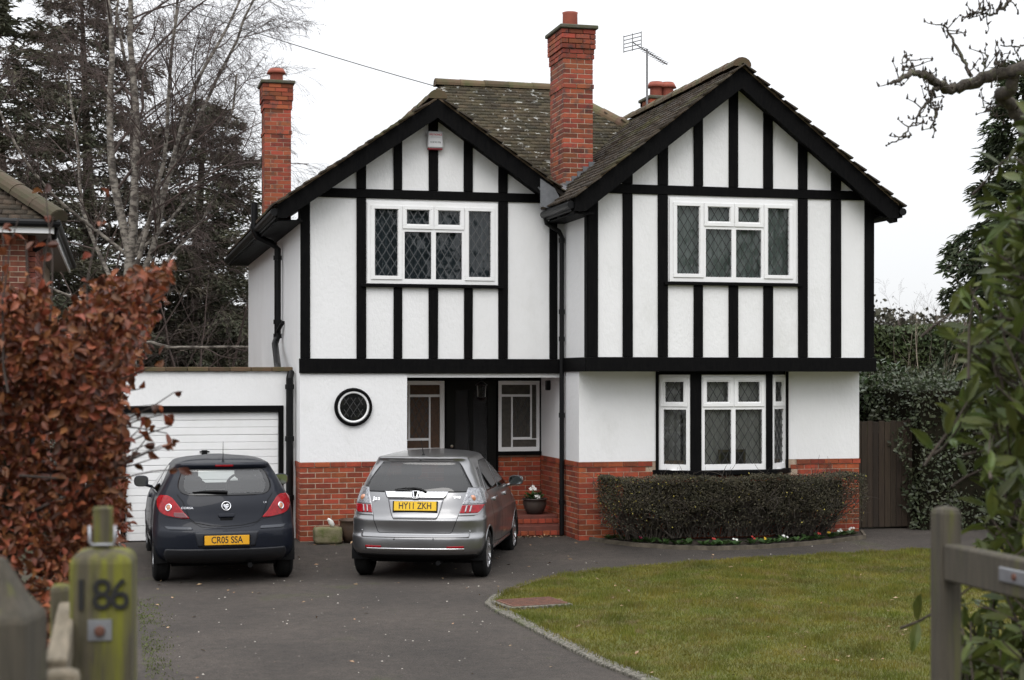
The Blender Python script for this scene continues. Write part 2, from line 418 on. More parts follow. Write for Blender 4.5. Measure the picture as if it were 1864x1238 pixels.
# ================================================================ HOUSE
HL = (6.6, 22.5, 0)
house = thing('house', 'white rendered two storey house with black timber framing and twin gables', 'house', HL)
class LMB(MB):
    """pieces given as (along, inward, up) on a wall line starting at O running along e"""
    def __init__(s, O, e): super().__init__(); s.O = Vector((O[0], O[1], 0)); s.e = Vector((e[0], e[1], 0)).normalized(); s.n = Vector((-s.e.y, s.e.x, 0))
    def build(s, *a, **k):
        s.V = [tuple(s.O + s.e * v[0] + s.n * v[1] + Vector((0, 0, v[2]))) for v in s.V]; return super().build(*a, **k)

# ---- bricks
BM = {}
def brick_mesh(l, mat, d=.10, h=.065):
    k = (round(l, 3), mat.name, round(d, 3))
    if k not in BM:
        me = bpy.data.meshes.new('brick'); me.from_pydata(boxv(-l / 2, l / 2, 0, d, 0, h), [], BOXF); me.materials.append(mat); bevel(me, .004); BM[k] = me
    return BM[k]
class Stuff:
    def __init__(s): s.mb = MB()
def brick_run(parent, O, e, length, z0, courses, mat, single=True, acc=None, phase=0, proud=lambda i: 0, skip=None):
    e = Vector((e[0], e[1], 0)).normalized(); nrm = Vector((-e.y, e.x, 0)); ang = math.atan2(e.y, e.x)
    for i in range(courses):
        pr = proud(i); L = length + 2 * pr; u = -pr
        first = .215 if (i + phase) % 2 == 0 else .1025
        end = length + pr; k = 0
        while u < end - .03:
            l = min(first if k == 0 else .215, end - u)
            if end - (u + l) < .045 and end - (u + l) > 0: l = end - u
            c = Vector((O[0], O[1], 0)) + e * (u + l / 2) - nrm * (pr + random.uniform(-.0015, .0015)); z = z0 + i * .075 + .005
            if not (skip and skip(u + l / 2, z)):
                if single:
                    o = put('brick', brick_mesh(l, mat), parent, (c.x, c.y, z)); o.rotation_euler = (random.uniform(-.004, .004), 0, ang)
                else:
                    V = [Vector((O[0], O[1], 0)) + e * (u + a) + nrm * (b - pr) + Vector((0, 0, z + h)) for a, b, h in boxv(0, l, 0, .10, 0, .065)]
                    acc.add(V, BOXF)
            u += l + .010; k += 1
# ---- leaded windows
def frame_cells(mb, W, H, holes, d0, d1):
    xs = sorted({0, W, *[h[0] for h in holes], *[h[1] for h in holes]}); zs = sorted({0, H, *[h[2] for h in holes], *[h[3] for h in holes]})
    for a, b in zip(xs[:-1], xs[1:]):
        run = None
        for c, d in zip(zs[:-1], zs[1:]):
            solid = not any(h[0] <= (a + b) / 2 <= h[1] and h[2] <= (c + d) / 2 <= h[3] for h in holes)
            if solid: run = (run[0], d) if run else (c, d)
            if (not solid or d == H) and run: mb.box(a, b, d0, d1, run[0], run[1]); run = None
def lattice(mb, r, dw, dh, t, d):
    x0, x1, z0, z1 = r; m = dh / dw; cx, cz = (x0 + x1) / 2, (z0 + z1) / 2
    for sg in (1, -1):
        # lines  z - cz = sg*m*(x - cx) + k*dh
        K = int(((z1 - z0) + m * (x1 - x0)) / dh) + 2
        for k in range(-K, K + 1):
            o = (k + .5) * dh; P = []
            for x in (x0, x1):
                z = cz + sg * m * (x - cx) + o
                if z0 <= z <= z1: P.append((x, z))
            for z in (z0, z1):
                x = cx + (z - cz - o) / (sg * m)
                if x0 < x < x1: P.append((x, z))
            if len(P) >= 2 and math.hypot(P[0][0] - P[1][0], P[0][1] - P[1][1]) > .02:
                p, q = P[0], P[1]; dd = Vector((q[0] - p[0], 0, q[1] - p[1])).normalized(); s = Vector((-dd.z, 0, dd.x)) * t / 2
                A, B = Vector((p[0], d, p[1])), Vector((q[0], d, q[1])); y = Vector((0, .004, 0))
                mb.add([A - s - y, A + s - y, A + s + y, A - s + y, B - s - y, B + s - y, B + s + y, B - s + y], [(0, 1, 5, 4), (1, 2, 6, 5), (2, 3, 7, 6), (3, 0, 4, 7)])
def window(O, e, W, z0, H, panes, sashes, came, curtain, dw=.122, dh=.20, label=None, room=True):
    """panes: (x0,x1,z0,z1) fractions, z from the bottom"""
    R = [(a * W, b * W, c * H, d * H) for a, b, c, d in panes]
    f = LMB(O, e); frame_cells(f, W, H, R, 0, .07)
    f.V = [(a, b, c + z0) for a, b, c in f.V]
    win = f.build('window', UPVC, house)
    if label: win['label'] = label
    for (a, b, c, d) in [(a * W, b * W, c * H, d * H) for a, b, c, d in sashes]:
        s = LMB(O, e); t = .052
        s.box(a, b, -.016, .0, c + z0, c + t + z0).box(a, b, -.016, 0, d - t + z0, d + z0).box(a, a + t, -.016, 0, c + t + z0, d - t + z0).box(b - t, b, -.016, 0, c + t + z0, d - t + z0)
        s.build('sash', UPVC, win, bev=.003)
    for r in R:
        g = LMB(O, e); g.add([(r[0], .03, r[2] + z0), (r[1], .03, r[2] + z0), (r[1], .03, r[3] + z0), (r[0], .03, r[3] + z0)], [(0, 1, 2, 3)]); g.build('glass_pane', GLASS, win)
        l = LMB(O, e); lattice(l, r, dw, dh, .007, .022); l.V = [(a, b, c + z0) for a, b, c in l.V]; l.build('leading', came, win)
    return win
def curtain(x0, x1, y, z0, z1, mat, parent, amp=.03, fold=.13, name='curtain'):
    n = int((x1 - x0) / .02); V = []; F = []
    for i in range(n + 1):
        x = x0 + (x1 - x0) * i / n; yy_ = y + amp * math.sin(x / fold * 6.283 + 1.7 * math.sin(x * 3.1))
        V += [(x, yy_, z0), (x, yy_ * .5 + y * .5, z1)]
        if i: F.append((2 * i - 2, 2 * i, 2 * i + 1, 2 * i - 1))
    return obj(name, V, F, mat, parent, True)
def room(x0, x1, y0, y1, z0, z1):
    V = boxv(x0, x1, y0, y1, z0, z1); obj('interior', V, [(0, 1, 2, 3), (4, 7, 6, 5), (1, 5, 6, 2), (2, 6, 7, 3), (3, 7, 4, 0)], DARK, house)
YL, YU, YR = 22.55, 21.29, 21.75
LA, LZ, LM_ = 4.495, 6.32, .69          # left gable apex x, z, slope
RA, RZ, RM = 8.63, 6.74, .78
# ---- white walls
def wall_with_hole(name, x0, x1, y0, y1, z0, z1, hole, gable=None):
    m = MB(); a, b, c, d = hole
    m.box(x0, x1, y0, y1, z0, c).box(x0, a, y0, y1, c, d).box(b, x1, y0, y1, c, d).box(x0, x1, y0, y1, d, z1)
    if gable:
        ax, az, sl = gable; zz = lambda x: az - sl * abs(x - ax) - .05
        P = [(x0, z1), (x1, z1), (x1, max(z1 + .001, zz(x1))), (ax, zz(ax)), (x0, max(z1 + .001, zz(x0)))]
        V = [(x, y0, z) for x, z in P] + [(x, y1, z) for x, z in P]; k = len(P)
        m.add(V, [tuple(range(k)), tuple(range(2 * k - 1, k - 1, -1))] + [(i, i + k, (i + 1) % k + k, (i + 1) % k) for i in range(k)])
    return m.build(name, WHITE, house)
wall_with_hole('front_wall', 2.57, 6.46, YL, YL + .25, 2.39, 4.93, (3.529, 5.449, 3.685, 4.86), (LA, LZ, LM_))
m = MB(); x0, x1, y0, y1 = 6.46, 10.83, YU, YU + .25
m.box(x0, x1, y0, y1, 2.43, 3.70).box(x0, 7.656, y0, y1, 3.70, 4.88).box(9.585, x1, y0, y1, 3.70, 4.88)
zz = lambda x: RZ - RM * abs(x - RA) - .05
P = [(x0, 4.88), (x1, 4.88), (x1, zz(x1)), (RA, zz(RA)), (x0, zz(x0))]
m.add([(x, y0, z) for x, z in P] + [(x, y1, z) for x, z in P], [tuple(range(5)), tuple(range(9, 4, -1))] + [(i, i + 5, (i + 1) % 5 + 5, (i + 1) % 5) for i in range(5)])
m.build('front_wall', WHITE, house)
box('side_wall', 2.57, 2.80, YL + .25, 31.4, 1.13, 4.62, WHITE, house)
box('side_wall', 2.585, 2.80, YL + .05, 31.4, 0, 1.13, MORTAR, house)
box('side_wall', 6.46, 6.70, YU + .25, YL, 2.43, 4.72, WHITE, house)
box('side_wall', 10.59, 10.83, YU + .25, 31.4, 2.43, 4.72, WHITE, house)
box('side_wall', 10.59, 10.82, YR + .25, 31.4, 0, 2.43, WHITE, house)
box('rear_wall', 2.80, 10.59, 31.15, 31.4, 0, 4.7, WHITE, house)
box('lower_wall', 2.57, 4.112, YL, YL + .25, 1.13, 2.39, WHITE, house)
box('porch_wall', 3.95, 4.108, YL + .25, 23.85, 0, 2.39, WHITE, house)
m = MB(); m.box(6.46, 7.66, YR, YR + .25, 1.125, 2.43).box(9.64, 10.83, YR, YR + .25, 1.125, 2.43).box(7.66, 9.64, YR, YR + .25, 2.38, 2.43)
m.build('lower_wall', WHITE, house)
box('porch_wall', 6.46, 6.69, YR + .25, 23.85, 1.125, 2.43, WHITE, house)
box('porch_ceiling', 4.112, 6.455, YL + .02, 23.84, 2.335, 2.385, WHITE, house)
box('soffit', 6.47, 10.82, YU + .02, YR - .002, 2.44, 2.46, WHITE, house)
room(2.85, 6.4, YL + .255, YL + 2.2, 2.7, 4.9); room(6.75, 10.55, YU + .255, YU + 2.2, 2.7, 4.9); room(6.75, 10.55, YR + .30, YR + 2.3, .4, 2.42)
# ---- brick plinths
pl = box('plinth', 2.574, 4.10, YL + .004, YL + .24, 0, 1.13, MORTAR, house)
core = MB(); core.add([(x, y, z) for z in (0, 1.125) for x, y in ((6.464, YR + .004), (10.826, YR + .004), (10.826, YR + .24), (6.69, YR + .24), (6.69, 23.85), (6.464, 23.85))], [(5, 4, 3, 2, 1, 0), (6, 7, 8, 9, 10, 11)] + [(i, (i + 1) % 6, (i + 1) % 6 + 6, i + 6) for i in range(6)])
pl2 = core.build('plinth', MORTAR, house)
tp = lambda n: (lambda i: .014 if i == n - 1 else 0)
brick_run(pl, (2.57, YL), (1, 0), 1.54, 0.003, 15, BRICK, True, proud=tp(15))
acc = MB()
acc0 = MB(); brick_run(None, (2.57, YL + .56), (0, -1), .455, 0.003, 15, BRICK, False, acc0, 1, tp(15)); acc0.build('brickwork', BRICK, pl)['kind'] = 'stuff'
brick_run(None, (6.46, YR), (1, 0), 4.37, 0, 15, BRICK, False, acc, 0, tp(15), skip=lambda u, z: 1.05 < u < 3.35 and z > .9)
brick_run(pl2, (6.46, 22.75), (0, -1), .895, 0, 15, BRICK, True, phase=1, proud=tp(15))
brick_run(None, (6.46, 23.84), (0, -1), 1.08, 0.0, 15, BRICK, False, acc, 0, tp(15))
o = acc.build('brickwork', BRICK, pl2); o['kind'] = 'stuff'
# ---- porch back wall, windows and door
pb = MB(); pb.box(4.11, 6.46, 23.86, 24.05, 2.30, 2.34).box(5.765, 6.46, 23.86, 24.05, 0, 1.15).box(4.11, 4.93, 23.86, 24.05, 0, 1.15)
pbw = pb.build('porch_back', MORTAR, house)
brick_run(pbw, (5.768, 23.85), (1, 0), .69, .28, 11, BRICK, True)
acc = MB(); brick_run(None, (4.12, 23.85), (1, 0), .81, .28, 11, BRICK, False, acc); acc.build('brickwork', BRICK, pbw)['kind'] = 'stuff'
TIM = MB(); TIM.box(4.112, 6.455, 23.80, 23.86, 2.283, 2.334).box(5.762, 6.456, 23.78, 23.855, 1.13, 1.185).box(4.112, 4.93, 23.78, 23.855, 1.13, 1.185).box(6.462 - .03, 6.457, 23.82, 23.86, 1.185, 2.283)
TIM.build('porch_frame', BLACK, house, bev=.004)
AMBER = M('amber_glass', (.10, .050, .025), .22, (.065, .035, .02), 18, bump=.6, bscale=60, spec=.3)
CLEARP = M('obscure_glass', (.085, .075, .062), .22, (.055, .05, .042), 14, bump=.6, bscale=60, spec=.3)
for xa, xb, gl, flip in ((4.235, 4.922, AMBER, True), (5.772, 6.43, CLEARP, False)):
    W, H, z0 = xb - xa, 1.09, 1.19
    # stepped glazing bars round a leaded centre pane
    P6 = [(.10, .78, .81, .945), (.815, .93, .18, .945), (.10, .315, .06, .775), (.35, .78, .20, .775), (.35, .93, .06, .165)]
    if flip: P6 = [(1 - b, 1 - a, c, d) for a, b, c, d in P6]
    P6 = [((a - .02 if a == .10 else a), b, c, d) for a, b, c, d in P6]
    R = [(a * W, b * W, c * H, d * H) for a, b, c, d in P6]
    f = LMB((xa, 23.81), (1, 0)); frame_cells(f, W, H, R, 0, .06); f.V = [(a, b, c + z0) for a, b, c in f.V]
    win = f.build('porch_window', UPVC, house)
    for q, r in enumerate(R):
        g_ = LMB((xa, 23.84), (1, 0)); g_.add([(r[0], 0, r[2] + z0), (r[1], 0, r[2] + z0), (r[1], 0, r[3] + z0), (r[0], 0, r[3] + z0)], [(0, 1, 2, 3)]); g_.build('glass_pane', gl, win)
    l = LMB((xa, 23.835), (1, 0)); lattice(l, R[3], .11, .20, .008, 0); l.V = [(a, b, c + z0) for a, b, c in l.V]; l.build('leading', LEADD, win)
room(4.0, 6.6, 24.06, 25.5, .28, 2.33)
BLKD = M('black_door', (.005, .0045, .0045), .35, spec=.15)
dr = LMB((4.956, 23.83), (1, 0)); dW = .789
frame_cells(dr, dW, 2.0, [(.14, .36, .72, 1.86), (.42, .65, .72, 1.86)], 0, .05); dr.V = [(a, b, c + .285) for a, b, c in dr.V]
door = dr.build('front_door', BLKD, house)
DG = glass_mat('door_glass', (.30, .27, .25), 1.5, .12, .4, 80)
for a, b in ((.14, .36), (.42, .65)): obj('glass_pane', [(4.956 + a, 23.855, 1.005), (4.956 + b, 23.855, 1.005), (4.956 + b, 23.855, 2.145), (4.956 + a, 23.855, 2.145)], [(0, 1, 2, 3)], DG, door)
BRASS = M('brass', (.55, .50, .40), .3, metal=1)
k = MB(); k.lathe([(0, -.05), (.02, -.045), (.026, -.03), (.018, -.012), (.01, 0)], (5.035, 23.83, 1.28), 12, 'y'); k.build('door_knob', BRASS, door, True)
box('letter_box', 5.23, 5.47, 23.815, 23.832, .87, .94, M('dull_brass', (.16, .12, .09), .45, metal=.8), door, .004)
box('door_frame', 4.925, 4.953, 23.80, 23.87, .28, 2.283, BLACK, house, .003); box('door_frame', 5.747, 5.77, 23.80, 23.87, .28, 2.283, BLACK, house, .003)
# steps: brick platform and lower tread
st = MB(); st.box(4.12, 6.455, 22.86, 23.86, 0, .275).box(5.0, 6.455, 22.52, 22.86, 0, .15)
stp = st.build('porch_steps', M('quarry_tile', (.14, .038, .025), .7, (.095, .03, .02), 9, bump=.3), house, bev=.006)
for row, (yy0, zz0, zz1, xs0) in enumerate(((22.85, .155, .27, 4.13), (22.51, .01, .145, 5.01))):
    x = xs0; hdr = .1025
    while x < 6.40:
        put('brick', brick_mesh(hdr, BRICK, .10, .065), stp, (x + hdr / 2, yy0 - .006, zz0 + .003)); x += hdr + .01
# ---- timbers
def timber(x0, x1, z0, z1, y, nm='timber_stud', d=.028):
    j = lambda: random.uniform(-.004, .004)
    V = boxv(x0, x1, y - d, y + .02, z0, z1); V = [(a + j(), b, c) for a, b, c in V]
    o = obj(nm, V, BOXF, BLACK, house); bevel(o.data, .006); return o
S = [(2.575, 2.712), (3.378, 3.513), (3.911, 4.039), (4.426, 4.564), (4.947, 5.078), (5.465, 5.606), (6.241, 6.359)]
for i, (a, b) in enumerate(S):
    if i in (2, 3, 4): timber(a, b, 2.607, 3.628, YL)
    else: timber(a, b, 2.607, 4.903 if i else 4.93, YL)
    zt = LZ - LM_ * abs((a + b) / 2 - LA) - .16
    if 1 <= i <= 5: timber(a, b, 5.037, zt, YL)
timber(2.71, 6.28, 4.905, 5.035, YL, 'tie_beam', .031)
timber(2.56, 6.47, 2.395, 2.605, YL, 'bressumer_beam', .04)
for (a, b) in ((3.528, 3.53), ): pass
box('window_sill', 3.44, 5.53, YL - .07, YL + .02, 3.632, 3.678, BLACK, house, .005)
S = [(6.451, 6.596), (6.96, 7.107), (7.483, 7.632), (8.021, 8.162), (8.556, 8.699), (9.089, 9.234), (9.628, 9.775), (10.147, 10.304), (10.681, 10.831)]
for i, (a, b) in enumerate(S):
    if 3 <= i <= 5: timber(a, b, 2.625, 3.648, YU)
    else: timber(a, b, 2.625, 4.925 if 0 < i < 8 else 4.97, YU)
    zt = RZ - RM * abs((a + b) / 2 - RA) - .17
    if 1 <= i <= 7: timber(a, b, 5.062, zt, YU)
timber(6.57, 10.69, 4.928, 5.06, YU, 'tie_beam', .031)
timber(6.43, 10.86, 2.42, 2.623, YU, 'bressumer_beam', .04)
box('bressumer_beam', 6.42, 6.48, YU + .022, YL - .042, 2.42, 2.621, BLACK, house, .006)
box('bressumer_beam', 10.81, 10.868, YU + .022, 24, 2.42, 2.621, BLACK, house, .006)
box('corner_post', 6.43, 6.458, YU - .02, YU + .11, 2.623, 4.90, BLACK, house, .004)
box('window_sill', 7.57, 9.67, YU - .07, YU + .02, 3.65, 3.695, BLACK, house, .005)
# ---- upper windows (four lights, leaded)
P4 = [(.058, .230, .092, .912), (.777, .945, .092, .912), (.300, .470, .735, .905), (.540, .707, .735, .905), (.282, .486, .06, .64), (.521, .722, .06, .64)]
S4 = [(.026, .262, .05, .955), (.744, .975, .05, .955), (.268, .502, .675, .955), (.508, .738, .675, .955)]
window((3.529, YL - .03), (1, 0), 1.92, 3.685, 1.175, P4, S4, LEADING, None, label='white four light window with pale diamond leading and dark reflection-toned curtains')
window((7.656, YU - .03), (1, 0), 1.929, 3.70, 1.18, P4, S4, LEADD, None, label='white four light window with dark diamond leading and greenish net curtains')
curtain(3.53, 5.45, YL + .11, 3.6, 4.9, CURTD, house)
curtain(7.66, 9.58, YU + .11, 3.6, 4.9, CURT, house)
# ---- bay window under the overhang
bay = [((7.66, 21.75), (8.03, 21.45)), ((8.20, 21.45), (9.20, 21.45)), ((9.30, 21.45), (9.64, 21.75))]
for q, (a, b) in enumerate(bay):
    W = math.hypot(b[0] - a[0], b[1] - a[1]); e = (b[0] - a[0], b[1] - a[1])
    if q == 1:
        PB = [(.09, .42, .715, .925), (.575, .905, .715, .925), (.055, .465, .06, .635), (.53, .945, .06, .635)]; SB = [(.025, .494, .665, .975), (.506, .975, .665, .975)]
    else:
        PB = [(.21, .79, .715, .925), (.16, .88, .06, .635)]; SB = [(.07, .93, .665, .975)]
    window(a, e, W, 1.0, 1.375, PB, SB, LEADD, None, .122, .20)
bp = MB().add([(x, y, z) for z in (1.0, 2.40) for x, y in ((8.03, 21.43), (8.20, 21.43), (8.20, 21.55), (8.06, 21.55))], BOXF); bp.build('bay_post', BLACK, house); bp = MB().add([(x, y, z) for z in (1.0, 2.40) for x, y in ((9.20, 21.43), (9.30, 21.43), (9.28, 21.55), (9.20, 21.55))], BOXF)
bp.build('bay_post', BLACK, house)
box('bay_post', 7.615, 7.655, 21.725, 21.80, .99, 2.42, BLACK, house); box('bay_post', 9.645, 9.68, 21.725, 21.80, .99, 2.42, BLACK, house)
def prism(name, poly, z0, z1, mat, parent, bev=0):
    k = len(poly); V = [(x, y, z0) for x, y in poly] + [(x, y, z1) for x, y in poly]
    o = obj(name, V, [tuple(range(k - 1, -1, -1)), tuple(range(k, 2 * k))] + [(i, (i + 1) % k, (i + 1) % k + k, i + k) for i in range(k)], mat, parent)
    if bev: bevel(o.data, bev)
    return o
prism('bay_head', [(7.64, 21.77), (8.02, 21.42), (9.31, 21.42), (9.66, 21.77)], 2.375, 2.435, BLACK, house)
prism('bay_sill', [(7.56, 21.76), (7.99, 21.37), (9.34, 21.37), (9.74, 21.76)], .93, .998, BLACK, house, .008)
prism('bay_base', [(7.66, 21.76), (8.04, 21.46), (9.29, 21.46), (9.64, 21.76)], 0, .93, M('bay_brick', (.30, .07, .03), .9, (.2, .05, .025), 8), house)
curtain(7.98, 9.36, 21.60, 1.0, 2.37, NETC, house, .025, .17, 'net_curtain'); curtain(7.70, 8.02, 21.83, 1.0, 2.37, NETC, house, .02, .13, 'net_curtain'); curtain(9.33, 9.62, 21.83, 1.0, 2.37, NETC, house, .02, .13, 'net_curtain')
box('window_shelf', 7.8, 9.5, 21.55, 21.95, .98, 1.0, UPVC, house)
pf = thing('photo_frame', 'dark framed picture standing inside the bay window', 'picture frame', (8.72, 21.55, 1.0))
m = MB(); m.box(8.52, 8.90, 21.545, 21.56, 1.0, 1.27); m.build('back_board', M('frame_black', (.012, .012, .012), .5), pf)
m = MB(); m.box(8.50, 8.92, 21.53, 21.545, 1.0, 1.03).box(8.50, 8.92, 21.53, 21.545, 1.25, 1.29).box(8.50, 8.53, 21.53, 21.545, 1.03, 1.25).box(8.89, 8.92, 21.53, 21.545, 1.03, 1.25); m.build('moulding', M('gilt', (.10, .08, .04), .5), pf)
# ---- round window
cx, cz = 3.331, 1.912
m = MB(); m.lathe([(.230, .0), (.230, -.045), (.246, -.055), (.268, -.045), (.275, .0)], (cx, YL, cz), 40, 'y'); rw = m.build('round_window', BLACK, house, True)
m = MB(); m.lathe([(.196, .0), (.196, -.03), (.212, -.038), (.2295, -.03), (.2295, 0)], (cx, YL, cz), 40, 'y'); m.build('inner_ring', UPVC, rw, True)
disc = lambda r, y: ([(cx + r * math.cos(i * math.pi / 20), y, cz + r * math.sin(i * math.pi / 20)) for i in range(40)], [tuple(range(40))])
obj('dark_backing', *disc(.198, YL - .003), DARK, rw); obj('glass_pane', *disc(.196, YL - .018), GLASS, rw)  # flat dark disc stands in for the unlit room behind the glass
l = LMB((cx, YL - .022), (1, 0)); lattice(l, (-.138, .138, -.138, .138), .105, .16, .006, 0); l.V = [(a, b, c + cz) for a, b, c in l.V]; l.build('leading', M('grey_came', (.06, .06, .06), .5), rw)

# ---- roofs
def tile_mesh(name, O, e, g, L, S_, keep, mat, parent, ga=.135):
    O, e, g = np.array(O, float), np.array(e, float), np.array(g, float); nv = np.cross(e, g); nv = nv / np.linalg.norm(nv)
    if nv[2] < 0: nv = -nv
    U = []; rows = int(S_ / ga)
    for j in range(rows):
        i = np.arange(int(L / .167) + 1); U.append(np.c_[i * .167 + (j % 2) * .083, np.full(len(i), j * ga)])
    U = np.concatenate(U); U = U[keep(U[:, 0], U[:, 1])]; n_ = len(U)
    U = U + np.c_[rng.normal(0, .003, n_), rng.normal(0, .003, n_)]; dn = rng.normal(0, .0022, n_); tw = rng.normal(0, .0022, n_)
    a = .0815
    T = np.array([(-a, -.01, .018), (a, -.01, .018), (a, -.01, .046), (-a, -.01, .046), (-a, .22, .004), (a, .22, .004), (a, .22, .014), (-a, .22, .014)])
    loc = T[None] + np.zeros((n_, 1, 1)); loc[:, :, 0] += U[:, 0:1]; loc[:, :, 1] += U[:, 1:2]; loc[:, :, 2] += dn[:, None] + tw[:, None] * np.sign(T[None, :, 0])
    V = O + loc[..., 0:1] * e + loc[..., 1:2] * g + loc[..., 2:3] * nv
    TF = np.array([(3, 2, 6, 7), (0, 1, 2, 3), (1, 5, 6, 2), (0, 3, 7, 4)])
    F = (TF[None] + (np.arange(n_) * 8)[:, None, None]).reshape(-1, 4)
    o = bigmesh(name, V.reshape(-1, 3), F, mat, parent); o['kind'] = 'stuff'; return o
def slab(P, t=.05):
    P = [Vector(p) for p in P]; nv = (P[1] - P[0]).cross(P[2] - P[0]).normalized()
    if nv.z < 0: nv = -nv
    k = len(P); V = [tuple(p) for p in P] + [tuple(p - nv * t) for p in P]
    return V, [tuple(range(k)), tuple(range(2 * k - 1, k - 1, -1))] + [(i, (i + 1) % k, (i + 1) % k + k, i + k) for i in range(k)]
def ridge_run(parent, p, q, mat=RIDGE, r=.115, step=.42):
    p, q = Vector(p), Vector(q); d = (q - p); n_ = max(1, int(d.length / step)); d = d / n_
    for i in range(n_):
        a, b = p + d * i, p + d * (i + 1) * 1.0; dd = d.normalized(); s = dd.cross(Vector((0, 0, 1))).normalized(); u = s.cross(dd).normalized()
        if u.z < 0: u = -u
        V = []; F = []; lift = random.uniform(-.006, .006); K = 9
        for e_, pt, rr in ((0, a - dd * .012, r + .012), (1, b, r)):
            for j in range(K):
                t = math.pi * (j / (K - 1)) * 1.08 - .04 * math.pi
                V.append(pt + s * (rr * math.cos(t)) + u * (rr * .85 * math.sin(t) + lift - .02))
        for j in range(K - 1): F.append((j, j + 1, K + j + 1, K + j))
        F.append(tuple(range(K)))
        o = obj('ridge_tile', V, F, mat, parent, False)
        md = o.modifiers.new('thick', 'SOLIDIFY'); md.thickness = .014
def cosn(m): return 1 / math.sqrt(1 + m * m)
# left gable
cl, cr = cosn(LM_), cosn(RM)
yb = 22.22
xl, xr = 2.20, 6.50
zl, zr = LZ - LM_ * (LA - xl), LZ - LM_ * (xr - LA)
m = MB(); m.add(*slab([(xl, yb, zl), (xl, 31.6, zl), (LA, 31.6, LZ), (LA, yb, LZ)])); m.add(*slab([(xr, yb, zr), (LA, yb, LZ), (LA, 25.2, LZ), (xr, 25.2, zr)]))
rf = m.build('roof', M('roof_deck', (.03, .025, .02), .95), house)
allk = lambda u, s: np.ones(len(u), bool)
tile_mesh('roof_tiles', (xl - .03, yb - .03, zl - .02), (0, 1, 0), (cl, 0, LM_ * cl), 9.4, (LA - xl) / cl + .04, allk, TILE, rf)
tile_mesh('roof_tiles', (xr + .02, yb - .03, zr - .013), (0, 1, 0), (-cl, 0, LM_ * cl), 3.0, (xr - LA) / cl + .04, allk, TILE, rf)
ridge_run(rf, (LA, yb - .02, LZ + .03), (LA, 25.3, LZ + .03))
# right gable
yb2 = 20.98; xl2, xr2 = 6.17, 11.09
z2l, z2r = RZ - RM * (RA - xl2), RZ - RM * (xr2 - RA)
m = MB(); m.add(*slab([(xl2, yb2, z2l), (xl2, 26.2, z2l), (RA, 26.2, RZ), (RA, yb2, RZ)])); m.add(*slab([(xr2, yb2, z2r), (RA, yb2, RZ), (RA, 31.6, RZ), (xr2, 31.6, z2r)]))
rf2 = m.build('roof', MATS['roof_deck'], house)
tile_mesh('roof_tiles', (xl2 - .03, yb2 - .03, z2l - .024), (0, 1, 0), (cr, 0, RM * cr), 5.2, (RA - xl2) / cr + .04, allk, TILE, rf2)
tile_mesh('roof_tiles', (xr2 + .03, yb2 - .03, z2r - .024), (0, 1, 0), (-cr, 0, RM * cr), 10.6, (xr2 - RA) / cr + .04, allk, TILE, rf2)
ridge_run(rf2, (RA, yb2 - .03, RZ + .03), (RA, 26.1, RZ + .03))
# main hipped roof behind
ZE, ZR_, YE, YRG = 4.55, 7.40, 22.25, 27.0
FM = (ZR_ - ZE) / (YRG - YE); cf = cosn(FM)
XL_ = lambda z: 5.49 - (ZR_ - z) / 1.3
XR_ = lambda z: 7.53 + (ZR_ - z) / .9
m = MB(); ze2 = 5.3
m.add(*slab([(XL_(ze2), YE + (ze2 - ZE) / FM, ze2), (XR_(ze2), YE + (ze2 - ZE) / FM, ze2), (7.53, YRG, ZR_), (5.49, YRG, ZR_)]))
m.add(*slab([(XR_(ZE), YE, ZE), (XR_(ZE), 31.75, ZE), (7.53, YRG, ZR_)])); m.add(*slab([(XL_(ze2), YE + (ze2 - ZE) / FM, ze2), (5.49, YRG, ZR_), (XL_(ze2), 31.0, ze2)])); m.add(*slab([(XL_(ZE), 31.75, ZE), (5.49, YRG, ZR_), (7.53, YRG, ZR_), (XR_(ZE), 31.75, ZE)]))
rf3 = m.build('roof', MATS['roof_deck'], house)
keep = lambda u, s: (s * cf > 1.1) & (2.3 + u > XL_(ZE + s * FM * cf) + .05) & (2.3 + u < XR_(ZE + s * FM * cf) - .05)
tile_mesh('roof_tiles', (2.3, YE, ZE), (1, 0, 0), (0, cf, FM * cf), 9.3, (YRG - YE) / cf, keep, TILEW, rf3)
hc = cosn(.9)
tile_mesh('roof_tiles', (XR_(ZE), YE, ZE), (0, 1, 0), (-hc, 0, .9 * hc), 9.5, 3.16 / hc, lambda u, s: (YE + u > YE + (s * .9 * hc) / FM) & (YE + u < 31.75 - (s * .9 * hc) / FM), TILE, rf3)
ridge_run(rf3, (5.42, YRG, ZR_ + .03), (7.58, YRG, ZR_ + .03))
ridge_run(rf3, (7.53, YRG, ZR_ + .03), (9.83, 23.55, 5.36))
# barge boards + verge mortar
def barge(ax, az, sl, xe, y, h, mat=BLACK, nm='bargeboard', dz=0, t=.04):
    ze = az + dz - sl * abs(xe - ax); cut = min(h, .19); xc = ax + math.copysign((az + dz - h - ze + cut) / sl, xe - ax)
    P = [(ax, az + dz), (xe, ze), (xe, ze - cut), (xc, ze - cut - .0001), (ax, az + dz - h)]; k = 5
    V = [(x, y, z) for x, z in P] + [(x, y + t, z) for x, z in P]
    return obj(nm, V, [tuple(range(k)), tuple(range(2 * k - 1, k - 1, -1))] + [(i, i + k, (i + 1) % k + k, (i + 1) % k) for i in range(k)], mat, house)
for xe in (2.22, 6.20): barge(LA, LZ, LM_, xe, yb - .012, .275); barge(LA, LZ, LM_, xe, yb - .022, .035, VERGE, 'verge', .03, .05); barge(LA, LZ, LM_, xe, yb + .03, .10, BLACK, 'bargeboard_back', -.13, .3)
